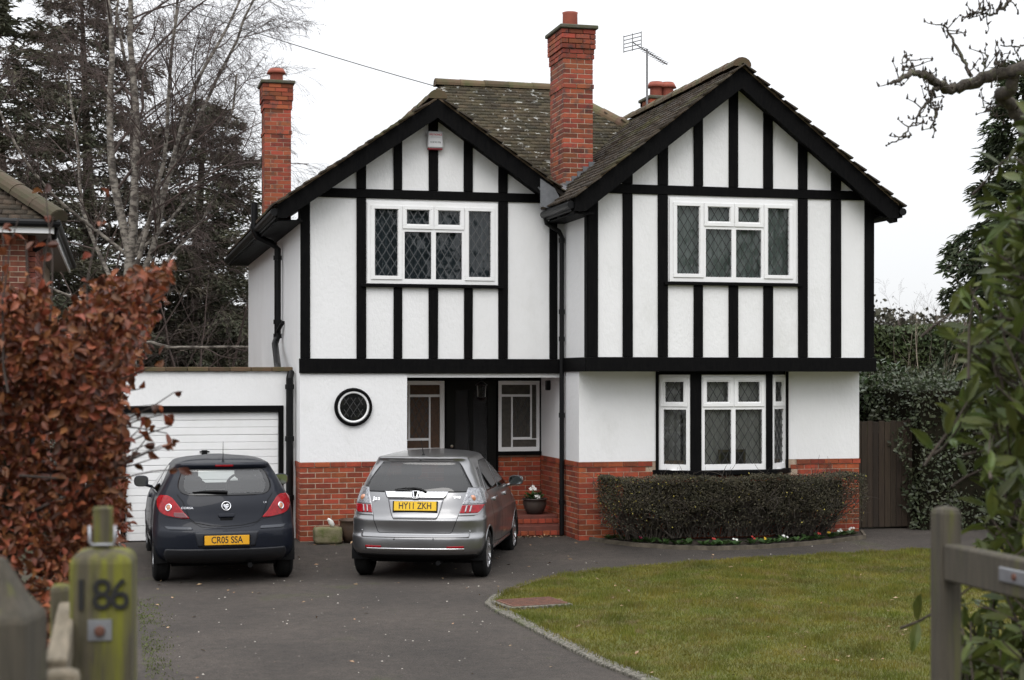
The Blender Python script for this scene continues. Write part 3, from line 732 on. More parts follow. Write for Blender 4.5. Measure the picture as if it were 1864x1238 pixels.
for xe in (6.17, 11.07): barge(RA, RZ, RM, xe, yb2 - .012, .31); barge(RA, RZ, RM, xe, yb2 - .022, .035, VERGE, 'verge', .03, .05); barge(RA, RZ, RM, xe, yb2 + .03, .08, BLACK, 'bargeboard_back', -.16, .24)
box('eave_soffit', 2.22, 2.58, yb + .05, 31.5, 4.52, 4.545, BLACK, house); box('eave_soffit', 10.82, 11.05, yb2 + .05, 31.5, 4.66, 4.685, BLACK, house); box('eave_soffit', 6.19, 6.47, yb2 + .05, 22.5, 4.60, 4.625, BLACK, house)
for x_, z_, ya, yb_ in ((2.175, 4.64, yb + .0, 31.7), (11.12, 4.74, yb2 - .05, 31.7), (6.125, 4.72, yb2 + .03, 22.45)):
    m = MB(); m.tube([(x_, ya, z_), (x_, yb_, z_)], .055, 10); m.box(min(x_, x_) - .02 if x_ > 8 else x_ + .02, x_ + .02 if x_ > 8 else x_ + .06, ya + .06, yb_ - .02, z_ - .08, z_ + .07); m.build('gutter', BLACKP, house, False)
# ---- chimneys
def chimney(x0, x1, y0, y1, zb, zt, single, pots, cap=.06):
    co = MB(); co.box(x0 + .004, x1 - .004, y0 + .004, y1 - .004, zb, zt); ch = co.build('chimney', MORTAR, house)
    acc = MB(); n_ = int((zt - zb) / .075)
    def pr(i):
        k_ = n_ - 1 - i
        return .036 if k_ < 4 else .018 if k_ < 6 else .014 if k_ in (11,) else 0
    zb2 = zt - n_ * .075
    brick_run(ch, (x0, y0), (1, 0), x1 - x0, zb2, n_, BRICKD, single, acc, 0, pr)
    brick_run(ch, (x0, y1), (0, -1), y1 - y0 - .105, zb2, n_, BRICKD, single, acc, 1, pr)
    brick_run(None, (x1, y0 + .105), (0, 1), y1 - y0 - .105, zb2, n_, BRICKD, False, acc, 1, pr)
    brick_run(None, (x1, y1), (-1, 0), x1 - x0, zb2, n_, BRICKD, False, acc, 0, pr)
    acc.build('brickwork', BRICKD, ch)['kind'] = 'stuff'
    o = box('cap_slab', x0 - .07, x1 + .07, y0 - .07, y1 + .07, zt, zt + cap, CAPST, ch, .012)
    for i, (px, py, h, louvre) in enumerate(pots):
        m = MB(); m.lathe([(.10, zt + cap - .01), (.118, zt + cap + .02), (.114, zt + cap + h - .03), (.122, zt + cap + h), (.095, zt + cap + h), (.09, zt + cap + .03)], (px, py, 0), 20)
        if louvre: m.lathe([(.12, zt + cap + h * .62), (.178, zt + cap + h * .66), (.135, zt + cap + h * .95), (.10, zt + cap + h * .96)], (px, py, 0), 20)
        m.build('chimney_pot', POT, ch, True)
    return ch
c1 = chimney(6.587, 7.05, 23.0, 23.75, 4.75, 7.60, True, [(6.80, 23.38, .27, False)])
chimney(2.62, 3.09, 28.5, 29.1, 4.4, 7.58, False, [(2.86, 28.8, .26, True)])
chimney(9.72, 10.30, 28.0, 28.5, 5.0, 7.52, False, [(9.90, 28.25, .30, True), (10.12, 28.25, .30, True)])
# lead round the chimney foot and in the valley
m = MB()
for i in range(5): m.box(7.056, 7.062, 23.0 + i * .0, 23.72, 5.24 + i * .0, 5.30)
m.box(6.56, 7.075, 22.975, 22.995, 5.02, 5.26).box(6.565, 6.583, 22.98, 23.77, 4.9, 5.22)
for i in range(5): m.box(6.62 + i * .09, 6.72 + i * .09, 22.985, 22.998, 5.20 + i * .06, 5.30 + i * .075)
m.add(*slab([(6.12, 22.3, 5.16), (6.60, 22.3, 5.02), (6.60, 23.02, 5.25), (6.2, 23.02, 5.2)], .02))
m.build('lead_flashing', LEAD, c1)
m = MB(); m.add(*slab([(5.98, yb - .03, 5.10), (6.35, yb - .03, 4.66), (6.6, 22.9, 4.95), (6.25, 22.9, 5.25)], .02)).add([(6.0, yb - .045, 5.22), (6.22, yb - .045, 5.08), (6.42, yb - .045, 4.72), (6.0, yb - .045, 4.82)], [(0, 1, 2, 3)]); m.build('lead_valley', LEAD, house)
# ---- aerial
m = MB(); ax_, ay_ = 9.60, 27.9
m.tube([(ax_, ay_, 6.2), (ax_, ay_, 8.42)], .02, 8); aer = m.build('tv_aerial', M('galvanised', (.20, .20, .20), .5, metal=.7), house)
m = MB(); b0, b1 = Vector((ax_ - .30, ay_ - .05, 8.52)), Vector((ax_ + .52, ay_ + .35, 8.22)); m.tube([b0, b1], .012, 6)
d_ = (b1 - b0); sd = Vector((-.4, .9, 0)).normalized()
for i in range(13):
    p = b0 + d_ * (.25 + .058 * i); m.tube([p - sd * .08, p + sd * .08], .008, 5)
for i in range(5):
    z_ = -.14 + .07 * i; p = b0 + Vector((0, 0, z_)); m.tube([p - sd * .24, p + sd * .24], .009, 5)
for s_ in (-.24, 0, .24): m.tube([b0 + sd * s_ + Vector((0, 0, -.16)), b0 + sd * s_ + Vector((0, 0, .16))], .009, 5)
m.build('antenna', MATS['galvanised'], aer)
# ---- pipes
def pipe(name, pts, r, clips=(), parent=house, mat=BLACKP):
    m = MB(); m.tube(pts, r, 12)
    for c in clips: m.tube([Vector(c) - Vector((0, 0, .035)), Vector(c) + Vector((0, 0, .035))], r * 1.28, 12)
    return m.build(name, mat, parent)
pipe('downpipe', [(6.14, 22.42, 4.70), (6.16, 22.42, 4.60), (6.36, 22.44, 4.48), (6.40, 22.44, 4.40), (6.40, 22.44, .02)], .036, [(6.40, 22.44, z) for z in (4.35, 3.3, 2.9, 1.78, .5)])
pipe('soil_pipe', [(2.13, 24.9, 5.05), (2.13, 24.9, 4.62), (2.18, 24.9, 4.52), (2.40, 24.9, 4.42), (2.49, 24.9, 4.34), (2.49, 24.9, 2.98), (2.44, 24.8, 2.86), (2.36, 23.6, 2.50), (2.36, 23.5, 2.44)], .052, [(2.13, 24.9, 4.68), (2.49, 24.9, 4.2), (2.49, 24.9, 3.2), (2.49, 24.9, 2.98)])
pipe('waste_pipe', [(2.53, 25.6, 4.5), (2.53, 25.6, 3.1)], .02)
pipe('waste_branch', [(2.55, 24.6, 3.18), (2.52, 24.7, 3.14), (2.49, 24.86, 3.05)], .03)
# ---- alarm box, sensor, porch lantern
box('alarm_box', 4.395, 4.62, YL - .12, YL - .028, 5.645, 5.885, M('alarm_white', (.62, .62, .63), .5), house, .015)
box('alarm_base', 4.40, 4.615, YL - .10, YL - .035, 5.622, 5.65, M('alarm_red', (.25, .02, .03), .4), house, .006)
RED = M('print_red', (.50, .03, .04), .6); INK = M('print_black', (.02, .02, .02), .6); GREY = M('print_grey', (.35, .35, .36), .6)
T3 = lambda x, y, z: Matrix.Translation((x, y, z)) @ FRONT
text('alarm_name', 'WESTRONICS', .038, RED, house, T3(4.508, YL - .1205, 5.835), .78, .0005, .0009)
box('alarm_line', 4.435, 4.58, YL - .1212, YL - .1195, 5.797, 5.803, GREY, house)
text('alarm_number', '0118 942 5726', .032, INK, house, T3(4.508, YL - .1205, 5.725), .8, .0005, .0006)
box('security_sensor', 6.40, 6.456, 23.25, 23.37, 2.14, 2.29, BLACKP, house, .01)
m = MB(); lx, ly = 5.36, 23.2
m.lathe([(.0, 2.335), (.07, 2.333), (.07, 2.32), (.012, 2.31), (.012, 2.28), (.03, 2.27), (.10, 2.22), (.085, 2.21)], (lx, ly, 0), 8); m.lathe([(.085, 2.04), (.09, 2.03), (.05, 2.0), (0, 1.98)], (lx, ly, 0), 8)
for i in range(4):
    t = i * math.pi / 2 + .4; m.tube([(lx + .085 * math.cos(t), ly + .085 * math.sin(t), 2.21), (lx + .075 * math.cos(t), ly + .075 * math.sin(t), 2.035)], .006, 5)
lan = m.build('porch_lantern', BLACKP, house)
m = MB(); m.lathe([(.076, 2.21), (.066, 2.035)], (lx, ly, 0), 8); m.build('lantern_glass', glass_mat('lantern_pane', (.7, .7, .68), 1.45, .1), lan)
# ---- cable
m = MB(); A, B = Vector((9.74, 28.0, 6.75)), Vector((-6.2, 29.5, 11.6))
m.tube([A.lerp(B, t) - Vector((0, 0, .9 * t * (1 - t) * 4 * .5)) for t in [i / 24 for i in range(25)]], .009, 5)
cab = m.build('overhead_cable', M('cable_grey', (.10, .10, .10), .6)); tag(cab, 'thin telephone cable sagging across the white sky to the house', 'cable')
tp_ = thing('telegraph_pole', 'wooden pole carrying the telephone cable behind the neighbouring trees', 'pole', (-6.25, 29.5, 0))
m = MB(); m.tube([(-6.25, 29.5, -.3), (-6.25, 29.5, 11.8)], [.14, .10], 10); m.build('shaft', M('pole_wood', (.10, .08, .06), .9), tp_)

# ================================================================ GARAGE
gar = thing('garage', 'flat roofed white garage with black framed ribbed door', 'garage', (1.2, 23.1, 0))
m = MB(); YG = 23.1
m.box(-.45, .10, YG, YG + .22, 0, 2.42).box(2.394, 2.568, YG, YG + .22, 0, 2.42).box(.10, 2.394, YG, YG + .22, 1.93, 2.42).box(-.45, -.25, YG + .22, 28.2, 0, 2.42).box(-.25, 2.56, 28.0, 28.2, 0, 2.42)
m.build('wall', WHITE, gar)
box('flat_roof', -.25, 2.56, YG + .22, 28.0, 2.2, 2.28, M('felt', (.06, .06, .06), .95), gar)
x = -.47
while x < 2.5:
    l = min(.30, 2.565 - x); o = box('coping_tile', x, x + l - .006, YG - .05, YG + .26, 2.422, 2.485 + random.uniform(-.004, .004), RIDGE, gar, .008); x += .30
m = MB(); m.box(2.331, 2.394, YG - .025, YG + .1, 0, 1.93).box(.10, .17, YG - .025, YG + .1, 0, 1.93).box(.17, 2.331, YG - .025, YG + .1, 1.84, 1.93); m.build('door_frame', BLACK, gar, bev=.004)
dw = box('door', .172, 2.329, YG + .06, YG + .08, 0.01, 1.838, UPVC, gar)
i = 0; z = .015
while z < 1.82:
    h = min(.107, 1.835 - z); g_ = .010 if i % 2 else .004
    box('door_panel', .18, 2.322, YG + .042, YG + .0615, z, z + h - g_, UPVC, dw, .003); z += .107; i += 1
hd = MB(); hd.box(1.23, 1.31, YG + .015, YG + .045, 1.22, 1.29).tube([(1.20, YG + .02, 1.27), (1.34, YG + .02, 1.27)], .009, 6); hd.build('door_handle', BLACKP, dw)
pipe('downpipe', [(2.50, YG + .1, 2.40), (2.50, YG - .03, 2.40), (2.475, YG - .075, 2.33), (2.475, YG - .075, .02)], .052, [(2.475, YG - .075, z) for z in (2.2, 1.45, .6)], gar)

# ================================================================ CARS
def paint(name, col, rough=.32, metal=.75, coat=.7, spec=.5):
    m = bpy.data.materials.new(name); m.use_nodes = True; b = m.node_tree.nodes['Principled BSDF']
    b.inputs['Base Color'].default_value = (*col, 1); b.inputs['Metallic'].default_value = metal; b.inputs['Roughness'].default_value = rough
    b.inputs['Coat Weight'].default_value = coat; b.inputs['Specular IOR Level'].default_value = spec; b.inputs['Coat Roughness'].default_value = .04
    n = m.node_tree.nodes; L = m.node_tree.links
    t = n.new('ShaderNodeTexNoise'); t.inputs['Scale'].default_value = 6; t.inputs['Detail'].default_value = 5
    g_ = n.new('ShaderNodeNewGeometry'); L.new(g_.outputs['Position'], t.inputs['Vector'])
    r = n.new('ShaderNodeMapRange'); r.inputs[3].default_value = rough - .05; r.inputs[4].default_value = rough + .12; L.new(t.outputs[0], r.inputs[0]); L.new(r.outputs[0], b.inputs['Roughness'])
    return m
P_NAVY = paint('navy_paint', (.0055, .0075, .014), .45, .0, .25, .18); P_GREY = paint('silver_paint', (.235, .235, .24), .28, .85)
TRIM = M('dark_trim', (.006, .006, .0065), .7, spec=.15); RUB = M('tyre_rubber', (.008, .008, .008), .9, spec=.2, bump=.2, bscale=90); ALLOY = M('alloy', (.48, .48, .49), .3, metal=.9)
CHROME = M('chrome', (.75, .75, .77), .10, metal=1); SEAT = M('seat_cloth', (.03, .03, .034), .95)
SILV = M('silver_trim', (.30, .30, .31), .32, metal=.8); YEL = M('plate_yellow', (.80, .50, .02), .4); YEL2 = M('plate_amber', (.72, .36, .015), .45)
REDL = M('red_lens', (.33, .006, .012), .16, (.20, .004, .008), 30, spec=.35); CLRL = M('clear_lens', (.42, .43, .45), .12, (.16, .16, .175), 40, metal=.4, spec=.4); DKRED = M('dark_red_lens', (.10, .006, .01), .1, coat=1)
ORNG = M('amber_lens', (.50, .20, .10), .15, coat=1); MIRG = M('mirror_glass', (.45, .5, .52), .03, metal=1)
AUTOG = glass_mat('car_glass', (.62, .67, .65), 1.85); PRIV = glass_mat('tinted_glass', (.12, .125, .13), 1.75)
FRIT = M('black_frit', (.008, .008, .009), .15, spec=.5)
class Car:
    def __init__(s, root, spec):
        s.root = root; s.sp = spec; s.cache = {}
    def f(s, k, z):
        zs, vs = zip(*s.sp[k]); return float(pchip(zs, vs, z))
    def plan(s, z):
        """plan curve at height z: arc length, x, y from rear centre round the right side to front centre"""
        zk = round(z, 4)
        if zk in s.cache: return s.cache[zk]
        w_, yr, yf = s.f('w', z), s.f('rear', z), s.f('front', z); D, n_ = s.f('rd', z), s.f('rn', z); Df = min(s.f('fd', z), (yf - yr) * .45); D = min(D, (yf - yr) * .45)
        ph = np.linspace(0, np.pi / 2, 60)
        x1 = w_ * np.sin(ph) ** (2 / n_); y1 = yr + D * (1 - np.cos(ph) ** (2 / n_))
        ys = np.linspace(yr + D, yf - Df, 50)[1:-1]
        x3 = w_ * np.sin(ph[::-1]) ** (2 / 2.6); y3 = yf - Df * (1 - np.cos(ph[::-1]) ** (2 / 2.6))
        X = np.r_[x1, np.full(len(ys), w_), x3]; Y = np.r_[y1, ys, y3]
        # slight barrel to the sides
        mid = (yr + yf) / 2; X = X * (1 - .035 * ((Y - mid) / (yf - yr) * 2) ** 2)
        S_ = np.r_[0, np.cumsum(np.hypot(np.diff(X), np.diff(Y)))]
        s.cache[zk] = (S_, X, Y); return s.cache[zk]
    def pt(s, z, a):
        S_, X, Y = s.plan(z); sg = 1 if a >= 0 else -1; a = abs(a)
        x, y = float(np.interp(a, S_, X)), float(np.interp(a, S_, Y))
        crown = s.sp.get('crown', 0)
        return Vector((sg * x, y, z))
    def s_x(s, z, x):
        S_, X, Y = s.plan(z); k = int(np.argmax(X)); return math.copysign(float(np.interp(abs(x), X[:k + 1], S_[:k + 1])), x)
    def s_y(s, z, y, side=1):
        S_, X, Y = s.plan(z); return side * float(np.interp(y, Y, S_))
    def sz(s, z, v, mode, side): return s.s_x(z, v) if mode == 'x' else s.s_y(z, v, side)
    def norm(s, z, a, e=.012):
        zz_ = min(max(z, s.z0 + e), s.z1 - e)
        du = s.pt(zz_, a + e) - s.pt(zz_, a - e); dv = s.pt(zz_ + e, a) - s.pt(zz_ - e, a)
        n_ = du.cross(dv); n_.normalize(); return n_
    def body(s, holes, arches, mat):
        sp = s.sp; zs = [v[0] for v in sp['w']]; s.z0, s.z1 = zs[0], zs[-1]
        zt = sp['cap'][0]
        lev = list(np.arange(s.z0, zt, .0125)) + [zt + (s.z1 - zt) * math.sin(t) for t in np.linspace(0, math.pi / 2 * .985, 14)]
        nr = 220; V = []; F = []; K = 2 * nr - 1
        for z in lev:
            S_, X, Y = s.plan(z); tot = S_[-1]
            # denser at the rear
            q = np.linspace(0, 1, nr); a = tot * (q * .62 + .38 * q ** 2.2)
            xs = np.interp(a, S_, X); ys_ = np.interp(a, S_, Y)
            V += [(-x, y, z) for x, y in zip(xs[::-1], ys_[::-1])] + [(x, y, z) for x, y in zip(xs[1:], ys_[1:])]
        def inhole(c):
            for rows, mode, side in holes:
                zz_ = [r[0] for r in rows]
                if zz_[0] + .012 < c.z < zz_[-1] - .012:
                    lo, hi = float(pchip(zz_, [r[1] for r in rows], c.z)), float(pchip(zz_, [r[2] for r in rows], c.z))
                    v = c.x if mode == 'x' else c.y
                    if mode == 'x' and not (c.y < 1.3 if side == 0 else c.y > 2.0): continue
                    if mode == 'y' and (c.x * side < .3): continue
                    if lo + .015 < v < hi - .015: return True
            for (yw, zw, r) in arches:
                if abs(c.x) > .55 and math.hypot(c.y - yw, c.z - zw) < r: return True
            return False
        for j in range(len(lev) - 1):
            for i in range(K - 1):
                ids = (j * K + i, j * K + i + 1, (j + 1) * K + i + 1, (j + 1) * K + i)
                c = (Vector(V[ids[0]]) + Vector(V[ids[2]])) / 2
                if not inhole(c): F.append(ids)
        t = len(lev) - 1; F.append(tuple(t * K + i for i in range(K)))
        # tuck the sill under
        o = obj('body', V, F, mat, s.root, True); return o
    def patch(s, name, rows, mat, mode='x', side=0, off=.004, skirt=.012, nr=26, nc=30, parent=None, ring=None, ringmat=None):
        """skin piece lying on the body: rows of (z, from, to)"""
        zz_ = [r[0] for r in rows]; Z = np.linspace(zz_[0], zz_[-1], nr); lo = pchip(zz_, [r[1] for r in rows], Z); hi = pchip(zz_, [r[2] for r in rows], Z)
        V = []; G = {}
        for j, z in enumerate(Z):
            a, b = s.sz(z, lo[j], mode, side), s.sz(z, hi[j], mode, side)
            for i in range(nc):
                u = a + (b - a) * i / (nc - 1); V.append(s.pt(z, u) + s.norm(z, u) * off)
        F = []; mi = []
        for j in range(nr - 1):
            for i in range(nc - 1):
                F.append((j * nc + i, j * nc + i + 1, (j + 1) * nc + i + 1, (j + 1) * nc + i))
                if ring:
                    L_, R_, B_, T_ = ring; mi.append(1 if (i < L_ or i >= nc - 1 - R_ or j < B_ or j >= nr - 1 - T_) else 0)
        bd = [i for i in range(nc)] + [j * nc + nc - 1 for j in range(1, nr)] + [(nr - 1) * nc + i for i in range(nc - 2, -1, -1)] + [j * nc for j in range(nr - 2, 0, -1)]
        if skirt:
            n0 = len(V); k = len(bd)
            for idx in bd:
                j, i = divmod(idx, nc); z = Z[j]; a, b = s.sz(z, lo[j], mode, side), s.sz(z, hi[j], mode, side); u = a + (b - a) * i / (nc - 1)
                V.append(s.pt(z, u) + s.norm(z, u) * (off - skirt))
            for q in range(k): F.append((bd[q], n0 + q, n0 + (q + 1) % k, bd[(q + 1) % k])); mi.append(1)
        return obj(name, V, F, mat, parent or s.root, True, mats=[mat, ringmat] if ring else None, mi=mi if ring else None)
    def line(s, name, pts, mat, mode='x', side=0, wdt=.007, off=.0015, parent=None, closed=False, sub=6):
        """thin strip following the skin through (v, z) points"""
        P = []
        for (a, b) in zip(pts[:-1], pts[1:]):
            for t in np.linspace(0, 1, sub, endpoint=False): P.append((a[0] + (b[0] - a[0]) * t, a[1] + (b[1] - a[1]) * t))
        P.append(pts[-1]); Q = []
        for v, z in P:
            u = s.sz(z, v, mode, side); Q.append((s.pt(z, u), s.norm(z, u)))
        V = []; F = []
        for i, (p, n_) in enumerate(Q):
            d = (Q[min(i + 1, len(Q) - 1)][0] - Q[max(i - 1, 0)][0]).normalized(); t = d.cross(n_).normalized() * wdt / 2
            V += [p - t + n_ * off, p + n_ * (off * 1.6), p + t + n_ * off]
            if i: k = 3 * i; F += [(k - 3, k - 2, k + 1, k), (k - 2, k - 1, k + 2, k + 1)]
        return obj(name, V, F, mat, parent or s.root, True)
    def on(s, x, z, off=0, side=0):
        u = s.s_x(z, x); return s.pt(z, u) + s.norm(z, u) * off, s.norm(z, u)
def wheel(car, x, y, r, wd, side, style):
    m = MB(); R = r
    prof = [(R - .115, -wd / 2 + .01), (R - .05, -wd / 2 - .004), (R - .018, -wd / 2 + .012), (R, -wd / 2 + .035), (R + .001, 0), (R, wd / 2 - .035), (R - .018, wd / 2 - .012), (R - .05, wd / 2 + .004), (R - .115, wd / 2 - .01)]
    m.lathe(prof, (x, y, r), 40, 'x')
    for t in (-.35, 0, .35): m.lathe([(R + .0005, t * wd * .8 - .004), (R + .004, t * wd * .8), (R + .0005, t * wd * .8 + .004)], (x, y, r), 40, 'x')
    ty = m.build('wheel', RUB, car.root, True)
    ri = R - .11; o_ = side * (wd / 2 - .012); m = MB()
    m.lathe([(ri + .006, o_), (ri - .012, o_ + side * .006), (ri - .02, o_ - side * .02), (ri - .028, -o_ * .6)], (x, y, r), 36, 'x')
    n_ = style
    for i in range(n_):
        t = 2 * math.pi * i / n_ + .3; c_, s_ = math.cos(t), math.sin(t)
        m.bar((x + o_ * .72, y + .03 * c_, r + .03 * s_), (x + o_ * .95, y + (ri - .012) * c_, r + (ri - .012) * s_), .038, .022, (1, 0, 0))
    m.lathe([(0, o_ * .88), (.03, o_ * .86), (.05, o_ * .7), (.05, 0)], (x, y, r), 18, 'x')
    m.build('rim', ALLOY, ty, False)
    m = MB(); m.lathe([(0, 0), (ri - .02, 0)], (x - side * .02, y, r), 30, 'x'); m.build('brake_disc', TRIM, ty)
def car_common(c, wb, ro, arch_r, r, wd, mat, spokes):
    sp = c.sp
    for yw in (ro, ro + wb):
        for side in (-1, 1):
            xw = side * (sp['track'] / 2); wheel(c, xw, yw, r, wd, side, spokes)
            V = []; F = []
            for i in range(25):
                t = math.pi * (i / 24) * 1.12 - .06 * math.pi
                for xx_ in (side * .50, side * (c.f('w', .55) - .02)): V.append((xx_, yw + (arch_r + .015) * math.cos(t), r + (arch_r + .015) * math.sin(t)))
                if i: F.append((2 * i - 2, 2 * i, 2 * i + 1, 2 * i - 1))
            obj('arch_liner', V, F, TRIM, c.root, True)
            m = MB(); pts = []
            for i in range(31):
                t = math.pi * (i / 30) * 1.10 - .05 * math.pi; y_, z_ = yw + arch_r * math.cos(t), max(c.z0 + .02, r + arch_r * math.sin(t))
                u = c.s_y(z_, y_, side); p = c.pt(z_, u); pts.append(p + Vector((-side * .006, 0, 0)))
            m.tube(pts, .014, 8); m.build('arch_lip', mat, c.root, True)
    m = MB(); m.box(-.62, .62, .45, sp['len'] - .3, .19, .30); m.box(-.48, .48, .3, sp['len'] - .3, .30, .62); m.build('underbody', TRIM, c.root)
    m = MB(); m.tube([(-.70, ro, r), (.70, ro, r)], .04, 8); m.tube([(.28, .10, .22), (.28, .6, .24)], .03, 8); m.build('rear_axle', TRIM, c.root)
    # cabin
    m = MB(); m.box(-.60, .60, .35, 3.0, .60, .66); m.box(-.66, .66, 2.55, 2.95, .66, .93)
    m.build('cabin_floor', TRIM, c.root)
    for x_ in (-.36, .36):
        for (yy_, hz) in ((1.75, 1.12), (.95, 1.02)):
            m = MB(); m.box(x_ - .23, x_ + .23, yy_ - .05, yy_ + .09, .62, hz); m.box(x_ - .24, x_ + .24, yy_ + .05, yy_ + .5, .62, .76); m.box(x_ - .13, x_ + .13, yy_ - .06, yy_ + .04, hz + .03, hz + .21)
            m.tube([(x_ - .06, yy_, hz - .02), (x_ - .06, yy_, hz + .06)], .008, 6); m.tube([(x_ + .06, yy_, hz - .02), (x_ + .06, yy_, hz + .06)], .008, 6)
            m.build('seat', SEAT, c.root, False, .03)
    m = MB(); m.lathe([(.17, 0), (.185, -.012), (.20, 0), (.185, .012), (.17, 0)], (.36, 2.42, .98), 24, 'y'); m.build('steering_wheel', TRIM, c.root, True)
    box('rear_view_mirror', -.11, .11, 2.30, 2.33, 1.24, 1.30, TRIM, c.root, .008)
def plate(c, x, z, txt, mat, tilt, h=.111, strip=True, size=.110, sx=.80):
    p, n_ = c.on(x, z, .010)
    T = Matrix.Translation(p) @ Matrix.Rotation(tilt, 4, 'X')
    V = [T @ Vector(v) for v in boxv(-.26, .26, -.006, .006, -h / 2, h / 2)]
    o = obj('number_plate', V, BOXF, mat, c.root); bevel(o.data, .003)
    V = [T @ Vector(v) for v in boxv(-.275, .275, -.003, .02, -h / 2 - .022, h / 2 + .004)]; obj('plate_holder', V, BOXF, TRIM, c.root)
    text('plate_characters', txt, size, INK, o, T @ Matrix.Translation((0, -.0065, .0)) @ FRONT, sx, .0006, .0016)
    return o
def mirror(c, side, y, z, mat, wdt=.2, h=.13):
    x0 = c.pt(z - .02, c.s_y(z - .02, y, side)).x
    m = MB(); cx_ = x0 + side * (.04 + wdt / 2); k = 14
    prof = []
    V = []; F = []
    for j, (t, rr) in enumerate(((-.05, .86), (-.02, 1.0), (.03, .97), (.07, .75), (.10, .30))):
        for i in range(k):
            a = 2 * math.pi * i / k; ca, sa = math.cos(a), math.sin(a)
            V.append((cx_ + wdt / 2 * rr * math.copysign(abs(ca) ** .7, ca), y + t, z + .05 + h / 2 * rr * math.copysign(abs(sa) ** .7, sa)))
    for j in range(4):
        for i in range(k): F.append((j * k + i, j * k + (i + 1) % k, (j + 1) * k + (i + 1) % k, (j + 1) * k + i))
    F.append(tuple(range(4 * k, 5 * k)))
    m.add(V, F); m.bar((x0 - side * .03, y + .02, z - .03), (cx_ - side * .03, y + .03, z + .0), .05, .035); mm = m.build('door_mirror', mat, c.root, True)
    V = [(cx_ + wdt / 2 * .86 * math.copysign(abs(math.cos(2 * math.pi * i / k)) ** .7, math.cos(2 * math.pi * i / k)), y - .048, z + .05 + h / 2 * .86 * math.copysign(abs(math.sin(2 * math.pi * i / k)) ** .7, math.sin(2 * math.pi * i / k))) for i in range(k)]
    obj('mirror_glass', V, [tuple(range(k))], MIRG, mm)
def sym(rows): return rows
# ---------------------------------------------------------------- grey hatchback (five door)
cg = thing('hatchback_car', 'silver grey five door hatchback parked facing the porch, yellow plate HY11 ZKH', 'car', (3.49, 18.72, -.115), rad(-21.5), 'cars parked in front of the house', local=True)
C = Car(cg, dict(len=3.9, track=1.46,
    w=[(.26, .74), (.32, .80), (.42, .835), (.60, .8475), (.74, .846), (.78, .836), (.92, .815), (1.05, .775), (1.12, .745), (1.30, .665), (1.43, .600), (1.465, .575), (1.50, .44), (1.526, .06)],
    rear=[(.26, .16), (.32, .055), (.38, .008), (.46, .0), (.525, .006), (.555, .040), (.58, .056), (.64, .060), (.735, .052), (.765, .075), (.85, .105), (1.0, .150), (1.07, .185), (1.25, .325), (1.42, .475), (1.445, .47), (1.465, .46), (1.50, .80), (1.526, 1.7)],
    front=[(.26, 3.72), (.35, 3.86), (.5, 3.90), (.68, 3.84), (.80, 3.70), (.90, 3.40), (.98, 3.10), (1.05, 2.95), (1.25, 2.45), (1.44, 1.95), (1.465, 1.92), (1.50, 1.86), (1.526, 1.75)],
    rd=[(.26, .34), (.5, .40), (.75, .42), (.95, .45), (1.1, .40), (1.45, .25), (1.526, .2)], rn=[(.26, 2.7), (.6, 2.8), (1.0, 2.6), (1.2, 2.9), (1.45, 3.2), (1.526, 2.2)],
    fd=[(.26, .5), (.8, .8), (1.0, .5), (1.45, .35), (1.526, .2)], cap=(1.465,)))
RW = [(1.062, -.69, .69), (1.12, -.662, .662), (1.25, -.585, .585), (1.36, -.515, .515), (1.418, -.47, .47)]
SW1 = [(1.045, .80, 1.66), (1.12, .84, 1.68), (1.25, .92, 1.70), (1.36, 1.02, 1.70), (1.41, 1.12, 1.70)]
SW2 = [(1.025, 1.75, 2.72), (1.12, 1.77, 2.60), (1.25, 1.78, 2.36), (1.36, 1.78, 2.12), (1.41, 1.78, 2.0)]
QW = [(1.06, .56, .73), (1.15, .62, .76), (1.25, .70, .82), (1.33, .76, .90)]
WS = [(1.0, -.62, .62), (1.2, -.57, .57), (1.40, -.48, .48)]
holes = [(RW, 'x', 0), (WS, 'x', 1)] + [(r, 'y', s_) for r in (SW1, SW2) for s_ in (-1, 1)]
C.body(holes, [(.66, .30, .335), (.66 + 2.495, .30, .335)], P_GREY)
car_common(C, 2.495, .66, .335, .30, .185, P_GREY, 7)
C.patch('rear_window', RW, PRIV, off=.005, ring=(1, 1, 1, 1), ringmat=FRIT)
